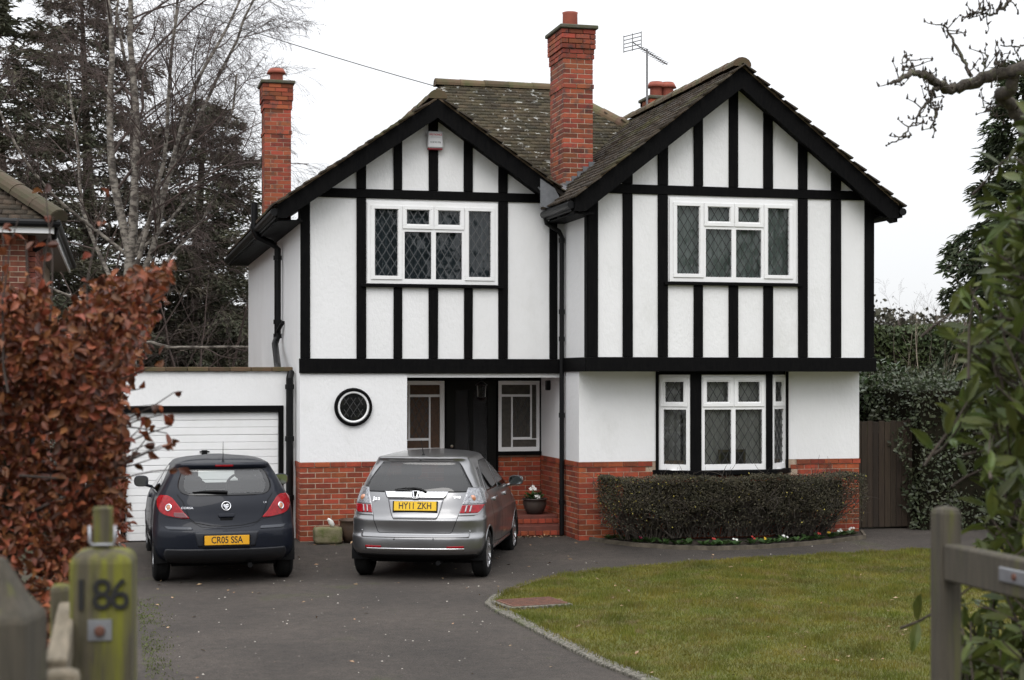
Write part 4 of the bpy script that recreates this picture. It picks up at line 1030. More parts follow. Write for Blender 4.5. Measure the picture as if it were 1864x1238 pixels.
for s_ in (-1, 1):
    for r in (SW1, SW2): C.patch('side_window', r, PRIV if r is SW1 else AUTOG, 'y', s_, .004, ring=(1, 1, 1, 1), ringmat=FRIT)
    C.patch('quarter_window', QW, FRIT, 'y', s_, .004)
    C.line('door_line', [(1.70, .40), (1.705, 1.03), (1.72, 1.40)], TRIM, 'y', s_); C.line('door_line', [(.98, .74), (.93, .95), (.80, 1.05)], TRIM, 'y', s_); C.line('door_line', [(.98, .74), (1.10, .40), (1.70, .36), (2.75, .36), (2.78, .9), (2.74, 1.02)], TRIM, 'y', s_)
    for y_ in (1.12, 2.05): C.patch('door_handle', [(.90, y_, y_ + .19), (.92, y_ - .005, y_ + .195), (.945, y_, y_ + .19)], P_GREY, 'y', s_, .028, .03, 6, 10)
    C.patch('sill_trim', [(.29, 1.08, 2.78), (.335, 1.08, 2.78)], P_GREY, 'y', s_, .015, .02, 5, 20)
    mirror(C, s_, 2.52, 1.02, P_GREY, .20, .135)
    # lamps: clear upper, red lower, silver surround wrapping the corner
    sg = s_
    up = [(.918, .558, .80), (1.0, .585, .80), (1.06, .602, .775), (1.105, .615, .735)]; lo = [(.815, .532, .735), (.85, .542, .765), (.88, .549, .78), (.908, .556, .79)]; bz = [(.785, .520, .70), (.81, .528, .76), (.95, .562, .818), (1.06, .597, .80), (1.115, .612, .74)]
    f_ = lambda rows: [(z, a, b) if sg > 0 else (z, -b, -a) for z, a, b in rows]
    # convert outer edge beyond the widest x to the side: clamp to 0.985 of local half width
    cl_ = lambda rows: [(z, max(a, -.985 * C.plan(z)[1].max()), min(b, .985 * C.plan(z)[1].max())) for z, a, b in rows]
    lamp = C.patch('tail_lamp', cl_(f_(bz)), SILV, off=.006); lamp['label'] = 'clear over red tail lamp cluster'
    C.patch('clear_lens', cl_(f_(up)), CLRL, off=.014, parent=lamp); C.patch('red_lens', cl_(f_(lo)), REDL, off=.014, parent=lamp)
    for q in (.585, .635): C.patch('lens_bar', cl_(f_([(.82, q - .008 + .01, q + .008 + .01), (.905, q - .008 + .025, q + .008 + .025)])), SILV, off=.018, nr=6, nc=4, parent=lamp)
    p, n_ = C.on(sg * .665, .985, .012); m = MB(); m.lathe([(0, -.008), (.032, -.004), (.04, .004)], tuple(p), 16, 'y'); m.build('indicator_bulb', ORNG, lamp, True)
    C.patch('reflector', f_([(.408, .40, .60), (.432, .40, .60)]), REDL, off=.009, nr=5, nc=12)
    C.line('tailgate_line', [(sg * .605, 1.07), (sg * .525, .80), (sg * .50, .72), (sg * .455, .60), (sg * .43, .583)], TRIM)
    for x_, z_ in ((.66, .60), (.24, .515)):
        p, n_ = C.on(sg * x_, z_, .002); m = MB(); m.lathe([(0, -.003), (.011, -.003), (.0125, .002)], tuple(p), 12, 'y'); m.build('parking_sensor', P_GREY, cg, True)
C.patch('windscreen', WS, AUTOG, 'x', 0, .004) if False else None
C.line('tailgate_line', [(-.43, .583), (.43, .583)], TRIM, sub=20)
C.patch('chrome_bar', [(.995, -.355, .355), (1.02, -.37, .37), (1.065, -.385, .385)], CHROME, off=.020, skirt=.022, nr=8)
C.patch('plate_recess', [(.745, -.26, .26), (.78, -.285, .285), (.99, -.345, .345)], SILV, off=.003, skirt=.005, nr=8)
C.patch('bumper_ledge', [(.530, -.655, .655), (.552, -.665, .665), (.578, -.66, .66)], P_GREY, off=.010, skirt=.012, nr=6, nc=40)
C.patch('bumper_strip', [(.385, -.60, .60), (.398, -.605, .605), (.405, -.60, .60)], CHROME, off=.009, nr=4, nc=40)
C.patch('bumper_valance', [(.265, -.70, .70), (.29, -.72, .72), (.325, -.73, .73)], TRIM, off=.005, nr=5, nc=40)
plate(C, 0, .90, 'HY11 ZKH', YEL, rad(-9))
p, n_ = C.on(0, 1.03, .022); T = Matrix.Translation(p) @ Matrix.Rotation(rad(-22), 4, 'X')
m = MB()
for a, b in (((-.030, .036), (-.018, -.036)), ((.030, .036), (.018, -.036))): m.bar(T @ Vector((a[0], -.006, a[1])), T @ Vector((b[0], -.006, b[1])), .012, .010, (0, 1, 0))
m.bar(T @ Vector((-.022, -.006, -.002)), T @ Vector((.022, -.006, -.002)), .012, .010, (0, 1, 0)); bd = m.build('badge', CHROME, cg)
V = [T @ Vector((.046 * math.copysign(abs(math.cos(t)) ** .45, math.cos(t)) * (1.0 + .12 * math.sin(t)), .0, .046 * math.copysign(abs(math.sin(t)) ** .45, math.sin(t)))) for t in np.linspace(0, 2 * math.pi, 28, endpoint=False)]
m = MB(); m.tube([v for v in V] + [V[0]], .005, 6); m.build('badge_ring', CHROME, bd, True); obj('badge_field', [v + Vector((0, .001, 0)) for v in V], [tuple(range(28))], TRIM, bd)
p, n_ = C.on(-.47, .985, .004); text('model_script', 'Jazz', .066, CHROME, cg, Matrix.Translation(p) @ Matrix.Rotation(rad(-20), 4, 'X') @ FRONT @ Matrix.Shear('XZ', 4, (.0, 0)) , 1.25, .0015, 0)
p, n_ = C.on(.475, 1.005, .004); text('hybrid_badge', 'HYBRID', .034, CHROME, cg, Matrix.Translation(p) @ Matrix.Rotation(rad(-20), 4, 'X') @ FRONT, 1.15, .0015, 0)
m = MB(); p0, p1 = C.on(.13, 1.055, .03)[0], C.on(-.02, 1.10, .028)[0]; p2 = C.on(-.26, 1.085, .022)[0]
m.tube([p0, p0.lerp(p1, .5) + Vector((0, -.01, .01)), p1, p1.lerp(p2, .5) + Vector((0, -.004, .006)), p2], [.014, .014, .011, .009, .005], 8); m.build('rear_wiper', BLACKP, cg, True)
p = Vector((0, .66, 1.478)); m = MB(); m.lathe([(0, .03), (.018, .028), (.024, 0), (.026, -.02)], tuple(p), 12); m.tube([p + Vector((0, 0, .02)), p + Vector((-.01, -.10, .20))], [.006, .003], 6); m.build('roof_aerial', BLACKP, cg, True)
C.patch('brake_lamp', [(1.430, -.012, .012), (1.442, -.012, .012)], TRIM, off=.006, nr=4, nc=4)
C.line('roof_edge_line', [(-.40, 1.432), (.40, 1.432)], SILV, wdt=.02, off=.004, sub=24)  # thin silver strip along the rear roof edge
# ---------------------------------------------------------------- navy hatchback (three door)
cn = thing('hatchback_car', 'dark navy three door hatchback parked at the garage door, amber plate CR05 SSA', 'car', (1.30, 18.93, -.11), rad(0.5), 'cars parked in front of the house', local=True)
C = Car(cn, dict(len=4.0, track=1.47,
    w=[(.24, .76), (.32, .82), (.45, .850), (.62, .857), (.72, .852), (.85, .842), (.97, .815), (1.04, .78), (1.12, .735), (1.28, .645), (1.38, .58), (1.405, .56), (1.44, .43), (1.472, .06)],
    rear=[(.24, .22), (.30, .10), (.36, .035), (.45, .004), (.56, .0), (.63, .008), (.665, .03), (.70, .052), (.80, .085), (.95, .125), (1.05, .175), (1.20, .30), (1.35, .44), (1.375, .425), (1.405, .415), (1.44, .75), (1.472, 1.7)],
    front=[(.24, 3.80), (.35, 3.96), (.5, 4.0), (.68, 3.93), (.80, 3.75), (.90, 3.42), (.98, 3.12), (1.05, 2.95), (1.25, 2.42), (1.39, 2.0), (1.405, 1.98), (1.44, 1.9), (1.472, 1.75)],
    rd=[(.24, .40), (.5, .48), (.75, .52), (.95, .52), (1.1, .46), (1.4, .3), (1.472, .2)], rn=[(.24, 2.5), (.6, 2.5), (1.0, 2.35), (1.2, 2.5), (1.4, 2.9), (1.472, 2.2)],
    fd=[(.24, .5), (.8, .8), (1.0, .5), (1.4, .35), (1.472, .2)], cap=(1.405,)))
RW = [(1.045, -.34, .34), (1.055, -.45, .45), (1.085, -.52, .52), (1.15, -.55, .55), (1.25, -.525, .525), (1.32, -.485, .485), (1.345, -.44, .44)]
SW = [(1.02, 1.62, 2.78), (1.10, 1.62, 2.66), (1.22, 1.62, 2.42), (1.32, 1.63, 2.18), (1.36, 1.65, 2.06)]
SQ = [(1.035, .90, 1.55), (1.12, .86, 1.55), (1.22, .95, 1.55), (1.30, 1.10, 1.56), (1.35, 1.25, 1.57)]
WS = [(1.0, -.64, .64), (1.2, -.58, .58), (1.36, -.50, .50)]
holes = [(RW, 'x', 0), (WS, 'x', 1)] + [(r, 'y', s_) for r in (SW, SQ) for s_ in (-1, 1)]
C.body(holes, [(.70, .31, .345), (.70 + 2.511, .31, .345)], P_NAVY)
car_common(C, 2.511, .70, .345, .31, .19, P_NAVY, 5)
C.patch('rear_window', RW, AUTOG, off=.005, ring=(3, 3, 3, 2), ringmat=FRIT, nr=34, nc=44)
for s_ in (-1, 1):
    sg = s_
    for r in (SW, SQ): C.patch('side_window', r, AUTOG, 'y', s_, .004, ring=(1, 1, 1, 1), ringmat=FRIT)
    C.line('door_line', [(1.58, .40), (1.57, 1.0), (1.585, 1.36)], TRIM, 'y', s_); C.line('door_line', [(1.58, .40), (2.80, .38), (2.86, .95)], TRIM, 'y', s_)
    C.patch('door_handle', [(.93, 1.68, 1.88), (.95, 1.675, 1.885), (.975, 1.68, 1.88)], P_NAVY, 'y', s_, .028, .03, 6, 10)
    C.patch('side_moulding', [(.50, 1.10, 2.82), (.55, 1.10, 2.82)], TRIM, 'y', s_, .012, .014, 5, 20)
    mirror(C, s_, 2.58, 1.03, P_NAVY, .19, .15)
    f_ = lambda rows: [(z, a, b) if sg > 0 else (z, -b, -a) for z, a, b in rows]
    L_ = [(.785, .425, .50), (.80, .435, .60), (.82, .455, .70), (.87, .50, .765), (.93, .545, .785), (.98, .585, .785), (1.02, .62, .765), (1.042, .665, .735)]
    cl_ = lambda rows: [(z, max(a, -.985 * C.plan(z)[1].max()), min(b, .985 * C.plan(z)[1].max())) for z, a, b in rows]
    lamp = C.patch('tail_lamp', cl_(f_(L_)), REDL, off=.010, skirt=.016, nr=34)
    if sg < 0: C.patch('smoked_lens', cl_(f_([(.79, .44, .50), (.81, .455, .60), (.85, .49, .60)])), DKRED, off=.0125, nr=10, parent=lamp)
    p, n_ = C.on(sg * .655, .905, .013)
    ang = math.atan2(n_.x, -n_.y); Tm = Matrix.Translation(p) @ Matrix.Rotation(ang, 4, 'Z') @ Matrix.Rotation(rad(-14), 4, 'X')
    for nm, prof, mm in (('lamp_ring', [(.030, -.004), (.040, -.010), (.046, -.002)], CHROME), ('lamp_bulb', [(0, -.008), (.018, -.006), (.031, -.002)], ORNG)):
        m = MB(); m.lathe(prof, (0, 0, 0), 24, 'y'); m.V = [tuple(Tm @ Vector(v)) for v in m.V]; m.build(nm, mm, lamp, True)
    C.patch('bumper_groove', f_([(.655, .40, .66), (.675, .395, .70), (.69, .42, .71)]), M('groove_paint', (.016, .02, .03), .45, coat=.4), off=.006, nr=5)
    C.line('tailgate_line', [(sg * .565, 1.06), (sg * .50, .98), (sg * .425, .785), (sg * .36, .735), (sg * .18, .70), (0, .692)], TRIM, wdt=.008)
    C.line('bumper_crease', [(sg * .70, .80), (sg * .43, .765), (sg * .30, .69), (0, .662)], TRIM, wdt=.004)
C.patch('plate_recess', [(.455, -.33, .33), (.50, -.345, .345), (.60, -.37, .37), (.635, -.38, .38)], M('recess_paint', (.010, .012, .018), .5), off=.002, skirt=.004, nr=8)
C.patch('lower_bumper', [(.25, -.68, .68), (.30, -.70, .70), (.37, -.72, .72), (.43, -.70, .70)], M('bumper_dark', (.012, .013, .016), .5), off=.003, skirt=.004, nr=10, nc=44)  # plain dark tone across the lower bumper
plate(C, 0, .535, 'CR05 SSA', YEL2, rad(-1), strip=False)
C.patch('tailgate_handle', [(.795, -.085, .085), (.81, -.095, .095), (.835, -.09, .09)], P_NAVY, off=.022, skirt=.024, nr=6, nc=14)
C.patch('handle_recess', [(.762, -.07, .07), (.79, -.075, .075)], TRIM, off=.003, nr=4, nc=10)
C.patch('brake_lamp', [(1.378, -.105, .105), (1.388, -.108, .108), (1.398, -.105, .105)], REDL, off=.008, nr=5, nc=16)
C.patch('roof_spoiler', [(1.352, -.50, .50), (1.372, -.52, .52), (1.403, -.515, .515)], P_NAVY, off=.006, skirt=.02, nr=6, nc=40)
p, n_ = C.on(0, .925, .006); T = Matrix.Translation(p) @ Matrix.Rotation(rad(-16), 4, 'X')
m = MB(); m.lathe([(.044, .0), (.048, -.007), (.054, -.007), (.058, .0)], (0, 0, 0), 32, 'y'); m.V = [tuple(T @ Vector(v)) for v in m.V]; bd = m.build('badge', CHROME, cn, True)
V = [T @ Vector((.045 * math.cos(t), -.001, .045 * math.sin(t))) for t in np.linspace(0, 2 * math.pi, 24, endpoint=False)]; obj('badge_field', V, [tuple(range(24))], TRIM, bd)
gr = [[(-.036, .012), (-.02, .022), (-.006, .014), (.004, .024), (.022, .026), (.03, .014), (.018, .010), (.006, .006), (-.012, .004), (-.03, .004)], [(-.03, -.004), (-.006, -.002), (.014, .0), (.034, .004), (.03, -.008), (.012, -.012), (-.004, -.012), (-.026, -.012)], [(-.02, -.02), (.0, -.018), (.02, -.018), (.012, -.030), (-.008, -.032)]]
m = MB()
for q in gr: k = len(q); m.add([T @ Vector((x_, -.005, z_)) for x_, z_ in q], [tuple(range(k))])
m.build('badge_emblem', CHROME, bd)
p, n_ = C.on(-.45, .905, .004); text('model_badge', 'CORSA', .036, CHROME, cn, Matrix.Translation(p) @ Matrix.Rotation(rad(-15), 4, 'Z') @ Matrix.Rotation(rad(-16), 4, 'X') @ FRONT, 1.25, .0015, 0)
p, n_ = C.on(.46, .955, .004); text('engine_badge', '1.4', .030, CHROME, cn, Matrix.Translation(p) @ Matrix.Rotation(rad(15), 4, 'Z') @ Matrix.Rotation(rad(-16), 4, 'X') @ FRONT, 1.1, .0015, 0)
m = MB(); p0, p1, p2 = C.on(.02, 1.068, .030)[0], C.on(-.10, 1.078, .03)[0], C.on(-.38, 1.075, .018)[0]
m.tube([p0, p1, p1.lerp(p2, .5) + Vector((0, -.004, .008)), p2], [.020, .018, .012, .006], 8); m.build('rear_wiper', BLACKP, cn, True)
p = Vector((0, .62, 1.412)); m = MB(); m.lathe([(0, .035), (.012, .033), (.024, 0), (.026, -.02)], tuple(p), 12); m.tube([p + Vector((0, 0, .02)), p + Vector((.0, -.02, .26))], [.005, .0025], 6); m.build('roof_aerial', BLACKP, cn, True)

# ================================================================ SMALL THINGS BY THE HOUSE
def pot_profile(m, c, r, h, k=24):
    m.lathe([(0, 0), (r * .62, 0), (r * .86, h * .35), (r * .98, h * .7), (r * .94, h * .9), (r * 1.04, h * .93), (r * 1.04, h), (r * .92, h), (r * .88, h * .86), (0, h * .84)], c, k)
TERRA = M('dark_glazed_pot', (.055, .042, .035), .5, (.035, .028, .025), 8, spec=.4); BROWNP = M('brown_pot', (.085, .052, .035), .6, (.05, .035, .025), 8)
FOL = M('bedding_leaf', (.055, .11, .028), .55, (.035, .075, .02), 25, rnd=.35, trans=.25)
PET = {k: M('petal_' + k, c, .6, trans=.2) for k, c in dict(white=(.80, .80, .76), crimson=(.28, .01, .05), red=(.42, .03, .02), yellow=(.70, .45, .03)).items()}
EYE = M('petal_eye', (.60, .42, .03), .6)
def blades(name, c, n_, r, hz, mat, parent, size, width=1.0, up=.5):
    a = rng.uniform(0, 2 * np.pi, n_); rr = rng.uniform(.15, 1, n_) * r * .35
    Cc = np.c_[c[0] + rr * np.cos(a), c[1] + rr * np.sin(a), np.full(n_, c[2]) + rng.uniform(0, hz, n_)]
    D = np.c_[np.cos(a), np.sin(a), rng.uniform(.1, 1.0, n_) * up]; Nn = np.c_[np.zeros((n_, 2)), np.ones(n_)] + rng.normal(0, .25, (n_, 3))
    return leaves(name, Cc, D, Nn, rng.uniform(.7, 1.15, n_) * size, mat, parent, width)
def flowers(name, pts, size, col, parent):
    m = MB()
    for p in pts:
        p = Vector(p); up = Vector((random.uniform(-.5, .5), -.8, random.uniform(.3, .9))).normalized(); s = up.cross(Vector((0, 0, 1))).normalized(); t = s.cross(up)
        for i in range(5):
            a = i * 1.2566 + random.random() * .3; d = s * math.cos(a) + t * math.sin(a); e = s * -math.sin(a) + t * math.cos(a)
            m.add([p, p + d * size * .6 + e * size * .38 + up * .004, p + d * size + up * .002, p + d * size * .6 - e * size * .38 + up * .004], [(0, 1, 2, 3)])
        m.add([p + s * .006 + up * .006, p + t * .006 + up * .006, p - s * .006 + up * .006, p - t * .006 + up * .006], [(0, 1, 2, 3)])
    return m.build(name, PET[col], parent)
# porch pot with pansies
pp = thing('flower_pot', 'dark round pot of white pansies standing on the porch step', 'flower pot', (6.17, 23.12, .277))
m = MB(); pot_profile(m, (6.17, 23.12, .277), .185, .235); m.build('pot', TERRA, pp, True)
blades('foliage', (6.15, 23.12, .49), 70, .34, .09, FOL, pp, .09, 1.0, 1.2)
flowers('blossom', [(6.12, 23.02, .69), (6.14, 23.0, .66), (6.09, 23.04, .66), (6.16, 22.98, .56), (6.19, 22.99, .54)], .036, 'white', pp)
bp_ = thing('flower_pot', 'brown clay pot against the brick wall beside the stone trough', 'flower pot', (3.27, 22.32, 0))
m = MB(); pot_profile(m, (3.27, 22.32, .002), .17, .33); m.build('pot', BROWNP, bp_, True)
m = MB(); m.lathe([(0, .285), (.15, .285)], (3.27, 22.32, 0), 20); m.build('soil', EARTH, bp_)
# mossy stone trough and white ornament
STONE = M('mossy_stone', (.22, .19, .12), .95, (.10, .11, .035), 7, bump=1.0, bscale=30)
tr = thing('stone_trough', 'small mossy rough stone trough by the brick wall', 'trough', (2.93, 22.25, 0))
m = MB(); m.box(2.72, 3.13, 22.10, 22.38, .0, .24); o = m.build('trough_block', STONE, tr)
bm = bmesh.new(); bm.from_mesh(o.data); bmesh.ops.subdivide_edges(bm, edges=bm.edges[:], cuts=5, use_grid_fill=True)
for v in bm.verts:
    q = v.co; e_ = Vector((q.x / .205, q.y / .14, q.z / .12)); k_ = 1 - .045 * sum(abs(c_) ** 6 for c_ in e_); v.co = q * k_ + Vector([random.uniform(-.006, .006) for _ in range(3)])
bm.to_mesh(o.data); bm.free(); o.data.polygons.foreach_set('use_smooth', [True] * len(o.data.polygons))
orn = thing('garden_ornament', 'small white bird ornament sitting on the stone trough', 'ornament', (2.97, 22.2, .235))
m = MB(); m.tube([(2.99, 22.2, .235), (2.985, 22.2, .26), (2.965, 22.2, .30), (2.94, 22.19, .335), (2.925, 22.185, .345), (2.91, 22.18, .338)], [.012, .034, .038, .027, .022, .006], 12); m.build('figure', M('white_ceramic', (.75, .74, .70), .4), orn, True)
# flower bed under the bay
SOIL = M('dark_soil', (.022, .016, .012), .95, (.035, .026, .018), 20, bump=1.0, bscale=40)
bedp = [(6.62, 21.74), (6.75, 21.5), (7.1, 21.22), (7.6, 20.98), (8.2, 20.84), (8.8, 20.84), (9.5, 20.95), (10.1, 21.1), (10.7, 21.3), (10.86, 21.74)]
bed = sheet('flower_bed', bedp, SOIL, .035)
m = MB()
for a, b in zip(bedp[:-1], bedp[1:]): m.bar((a[0], a[1], float(gz(a[1])) + .02), (b[0], b[1], float(gz(b[1])) + .02), .04, .07)
tag(m.build('bed_edging', EDGE), 'low curved edging round the flower bed under the bay', 'edging')
cols = [('', 6.86), ('', 7.02), ('crimson', 7.18), ('', 7.36), ('', 7.52), ('', 7.70), ('', 7.86), ('', 8.05), ('red', 8.20), ('', 8.36), ('white', 8.52), ('red', 8.80), ('yellow', 8.98), ('', 9.16), ('white', 9.32), ('', 9.52), ('', 9.72), ('red', 9.90), ('yellow', 10.12), ('white', 10.32), ('white', 10.52)]
seen = {}
for col, x_ in cols:
    y_ = float(np.interp(x_, [p_[0] for p_ in bedp], [p_[1] for p_ in bedp])) + .12 + random.uniform(-.02, .05); z_ = float(gz(y_)) + .04
    seen[col] = seen.get(col, 0) + 1; nth = ['first', 'second', 'third', 'fourth', 'fifth', 'sixth', 'seventh', 'eighth', 'ninth', 'tenth', 'eleventh', 'twelfth'][seen[col] - 1]
    lab = '%s primrose clump along the bed from the downpipe, %s' % (nth + (' %s flowered' % col if col else ' flowerless'), 'under the bay shrub')
    t = thing('primrose', lab, 'plant', (x_, y_, z_), 0, 'primroses along the bed')
    blades('foliage', (x_, y_, z_), 16, .12, .03, FOL, t, .105, 1.1, .8)
    if col: flowers('blossom', [(x_ + random.uniform(-.05, .05), y_ - .03 + random.uniform(-.03, .03), z_ + random.uniform(.07, .11)) for _ in range(4 if col == 'white' else 2)], .020, col, t)
# fence gate to the right of the house: vertical boards
FENCE = M('dark_fence_board', (.040, .026, .016), .9, (.024, .016, .010), 8, bump=.5, bscale=40, rnd=.3, stretch=(6, 6, .5), col3=(.06, .062, .02), scale3=2.2, fac3=(.62, .78))
fg = thing('fence_panel', 'dark weathered vertical board fence panel between house and hedge', 'fence', (11.4, 22.3, 0))
x_ = 10.85
while x_ < 11.88:
    wd_ = .098; o = box('board', x_, x_ + wd_ - .006, 22.30 + random.uniform(-.004, .004), 22.318, .03, 1.66 + random.uniform(-.012, .012), FENCE, fg, .003); x_ += wd_
for z_ in (.35, 1.35): box('rail', 10.86, 11.93, 22.32, 22.37, z_, z_ + .09, FENCE, fg, .004)
box('post', 11.93, 12.03, 22.28, 22.38, -.1, 1.70, FENCE, fg, .006)

# ================================================================ NEIGHBOURING HOUSE
nb = thing('neighbour_house', 'brown brick neighbouring house with mossy hipped tile roof', 'house', (-3.5, 25, 0))
YN, XN = 23.35, -1.17
m = MB(); m.box(-7.0, XN - .004, YN + .004, 31.5, 3.3, 4.42); nw = m.build('upper_wall', MORTAR, nb)
m = MB(); m.box(-7.0, XN, YN, 31.5, 0, 3.298); m.build('wall', M('brick_far', (.22, .075, .045), .9, (.14, .05, .035), 8), nb)
brick_run(nw, (-2.53, YN), (1, 0), 1.36, 3.30, 15, BRICKN, True)
acc = MB(); brick_run(None, (XN, YN + 2.6), (0, -1), 2.5, 3.30, 15, BRICKN, False, acc, 1); brick_run(None, (-5.7, YN), (1, 0), 1.7, 3.30, 15, BRICKN, False, acc); acc.build('brickwork', BRICKN, nw)['kind'] = 'stuff'
nz, ex, ey = 4.50, -.80, 22.95; sl = .74
NR = 3.0
m = MB(); m.add(*slab([(ex, ey, nz), (ex - NR, ey + NR, nz + sl * NR), (ex - NR, 29, nz + sl * NR), (ex, 32, nz)])); m.add(*slab([(ex, ey, nz), (-7.4, ey, nz), (-7.4 + NR, ey + NR, nz + sl * NR), (ex - NR, ey + NR, nz + sl * NR)]))
nr_ = m.build('roof', MATS['roof_deck'], nb); cs_ = cosn(sl)
tile_mesh('roof_tiles', (-5.0, ey - .02, nz), (1, 0, 0), (0, cs_, sl * cs_), 4.4, NR / cs_, lambda u, s: (-5.0 + u < ex - s * cs_ - .03), TILE, nr_)
tile_mesh('roof_tiles', (ex + .02, ey, nz), (0, 1, 0), (-cs_, 0, sl * cs_), 8.5, NR / cs_, lambda u, s: (u > s * cs_ + .03), TILE, nr_)
ridge_run(nr_, (ex + .06, ey - .06, nz + .05), (ex - NR, ey + NR, nz + sl * NR + .06), M('old_ridge', (.072, .050, .032), .9, (.05, .048, .022), 5, bump=.5, bscale=40, rnd=.25), .15)
box('fascia', -7.2, ex - .02, ey + .0, ey + .03, 4.34, 4.46, UPVC, nb); box('fascia', ex - .03, ex, ey + .03, 31.8, 4.34, 4.46, UPVC, nb)
box('soffit', -7.2, XN, ey + .03, YN, 4.35, 4.37, M('soffit_grey', (.16, .14, .12), .8), nb); box('soffit', XN, ex - .03, ey + .03, 31.5, 4.35, 4.37, MATS['soffit_grey'], nb)
m = MB(); m.tube([(-7.2, ey - .045, 4.48), (ex + .05, ey - .045, 4.48), (ex + .05, 31.8, 4.48)], .058, 10); m.build('gutter', BLACKP, nb)
pipe('downpipe', [(ex + .02, ey + .15, 4.44), (ex + .0, ey + .22, 4.31), (XN + .06, YN + .16, 4.13), (XN + .05, YN + .18, 4.0), (XN + .05, YN + .18, 0)], .042, [], nb)
wn = MB(); frame_cells(wn, 1.3, 1.25, [(.07, .60, .08, 1.17), (.70, 1.23, .08, 1.17)], YN - .03, YN + .02); wn.V = [(a - 3.84, b, c + 3.05) for a, b, c in wn.V]; wno = wn.build('window', UPVC, nb)
for a_ in (.07, .70): obj('glass_pane', [(a_ - 3.84, YN - .012, 3.13), (a_ + .53 - 3.84, YN - .012, 3.13), (a_ + .53 - 3.84, YN - .012, 4.22), (a_ - 3.84, YN - .012, 4.22)], [(0, 1, 2, 3)], M('dark_glass', (.01, .012, .014), .05), wno)
# far outbuilding seen over the garage
ob = thing('distant_house', 'distant brick gable with white bargeboards seen beyond the garage roof', 'house', (5.0, 60, 0))
gx, gy = 5.25, 60.0
m = MB(); P_ = [(gx - .9, -1.5), (gx + .9, -1.5), (gx + .9, 1.9), (gx, 3.05), (gx - .9, 1.9)]; m.add([(x, gy, z) for x, z in P_] + [(x, gy + 5, z) for x, z in P_], [tuple(range(5)), tuple(range(9, 4, -1))] + [(i, i + 5, (i + 1) % 5 + 5, (i + 1) % 5) for i in range(5)]); m.build('wall', MATS['brick_far'], ob)
for s_ in (-1, 1):
    m = MB(); m.bar((gx, gy - .1, 3.2), (gx + s_ * 1.1, gy - .1, 1.8), .16, .12, (0, 1, 0)); m.build('bargeboard', UPVC, ob)
    m = MB(); m.add(*slab([(gx, gy - .05, 3.25), (gx + s_ * 1.2, gy - .05, 1.72), (gx + s_ * 1.2, gy + 5.2, 1.72), (gx, gy + 5.2, 3.25)], .06)); m.build('roof', MATS['brick_far'], ob)

# ================================================================ GATES AND POSTS
WOOD = M('green_gate_wood', (.105, .088, .058), .9, (.062, .056, .032), 9, bump=.6, bscale=40, stretch=(7, 7, .5), col3=(.165, .165, .018), scale3=3.2, fac3=(.44, .62))
WOODL = M('pale_gate_wood', (.20, .165, .115), .9, (.11, .092, .062), 9, bump=.5, bscale=40, stretch=(7, .6, 7))
GALV = M('galvanised_steel', (.36, .37, .39), .45, (.28, .29, .31), 20, metal=.7); RUSTB = M('rusty_bolt', (.10, .04, .025), .8)
def post(name, x, y, wd_, z0, z1, mat, parent, chamf=.03, peak=0.0, rz=0):
    h = wd_ / 2; V = []; F = []
    prof = [(h, z0), (h, z1 - chamf), (h - chamf * .55, z1 - chamf * .25), (h * .45 if peak == 0 else .012, z1 + peak)]
    for r_, z_ in prof: V += [(-r_, -r_, z_), (r_, -r_, z_), (r_, r_, z_), (-r_, r_, z_)]
    for j in range(len(prof) - 1):
        for i in range(4): F.append((j * 4 + i, j * 4 + (i + 1) % 4, j * 4 + 4 + (i + 1) % 4, j * 4 + 4 + i))
    F.append((12, 13, 14, 15)); R_ = Matrix.Translation((x, y, 0)) @ Matrix.Rotation(rz, 4, 'Z')
    o = obj(name, [R_ @ Vector(v) for v in V], F, mat, parent); bevel(o.data, .006); return o
gx, gy, gr_ = -.023, 4.13, rad(-6)
gp = thing('gate_post', 'mossy green wooden gate post numbered 186 with metal latch loop', 'gate post', (gx, gy, .58))
post('post', gx, gy, .15, .3, 1.925, WOOD, gp, .025, 0, gr_)
post('latch_stub', gx - .002, gy + .0, .046, 1.90, 2.03, WOOD, gp, .004, 0, gr_)
m = MB(); q = lambda a, b, c: Matrix.Translation((gx, gy, 0)) @ Matrix.Rotation(gr_, 4, 'Z') @ Vector((a, b, c))
m.tube([q(-.031, -.032, 1.985), q(-.031, -.032, 1.945), q(-.026, -.032, 1.937), q(.026, -.032, 1.937), q(.031, -.032, 1.945), q(.031, -.032, 1.985)], .0038, 8); m.build('latch_loop', GALV, gp, True)
Tn = Matrix.Translation((gx, gy, 0)) @ Matrix.Rotation(gr_, 4, 'Z')
for ch, dx_ in (('1', -.046), ('8', .004), ('6', .047)): text('number', ch, .108, M('number_black', (.012, .012, .012), .5), gp, Tn @ Matrix.Translation((dx_, -.0785, 1.815)) @ FRONT, .95, .003, .0004)
V = [Tn @ Vector(v) for v in boxv(-.030, .028, -.079, -.0745, 1.705, 1.757)]; pt_ = obj('bolt_plate', V, BOXF, GALV, gp)
m = MB(); m.lathe([(0, -.012), (.011, -.010), (.014, 0)], (0, 0, 0), 10, 'y'); m.V = [tuple(Tn @ (Vector(v) + Vector((-.001, -.079, 1.728)))) for v in m.V]; m.build('bolt', RUSTB, pt_)
np_ = thing('gate_post', 'thick weathered wooden gate post with a pointed top beside the beech hedge', 'gate post', (-.225, 3.36, .6))
post('post', -.225, 3.36, .155, .3, 1.925, M('brown_gate_wood', (.085, .072, .052), .9, (.05, .044, .032), 9, bump=.6, bscale=40, stretch=(7, 7, .5), col3=(.10, .105, .02), scale3=3, fac3=(.56, .74)), np_, .05, .07, rad(-14))
lg = thing('wooden_gate', 'pale weathered wooden gate leaf standing open by the numbered post', 'gate', (-.13, 4.0, .62))
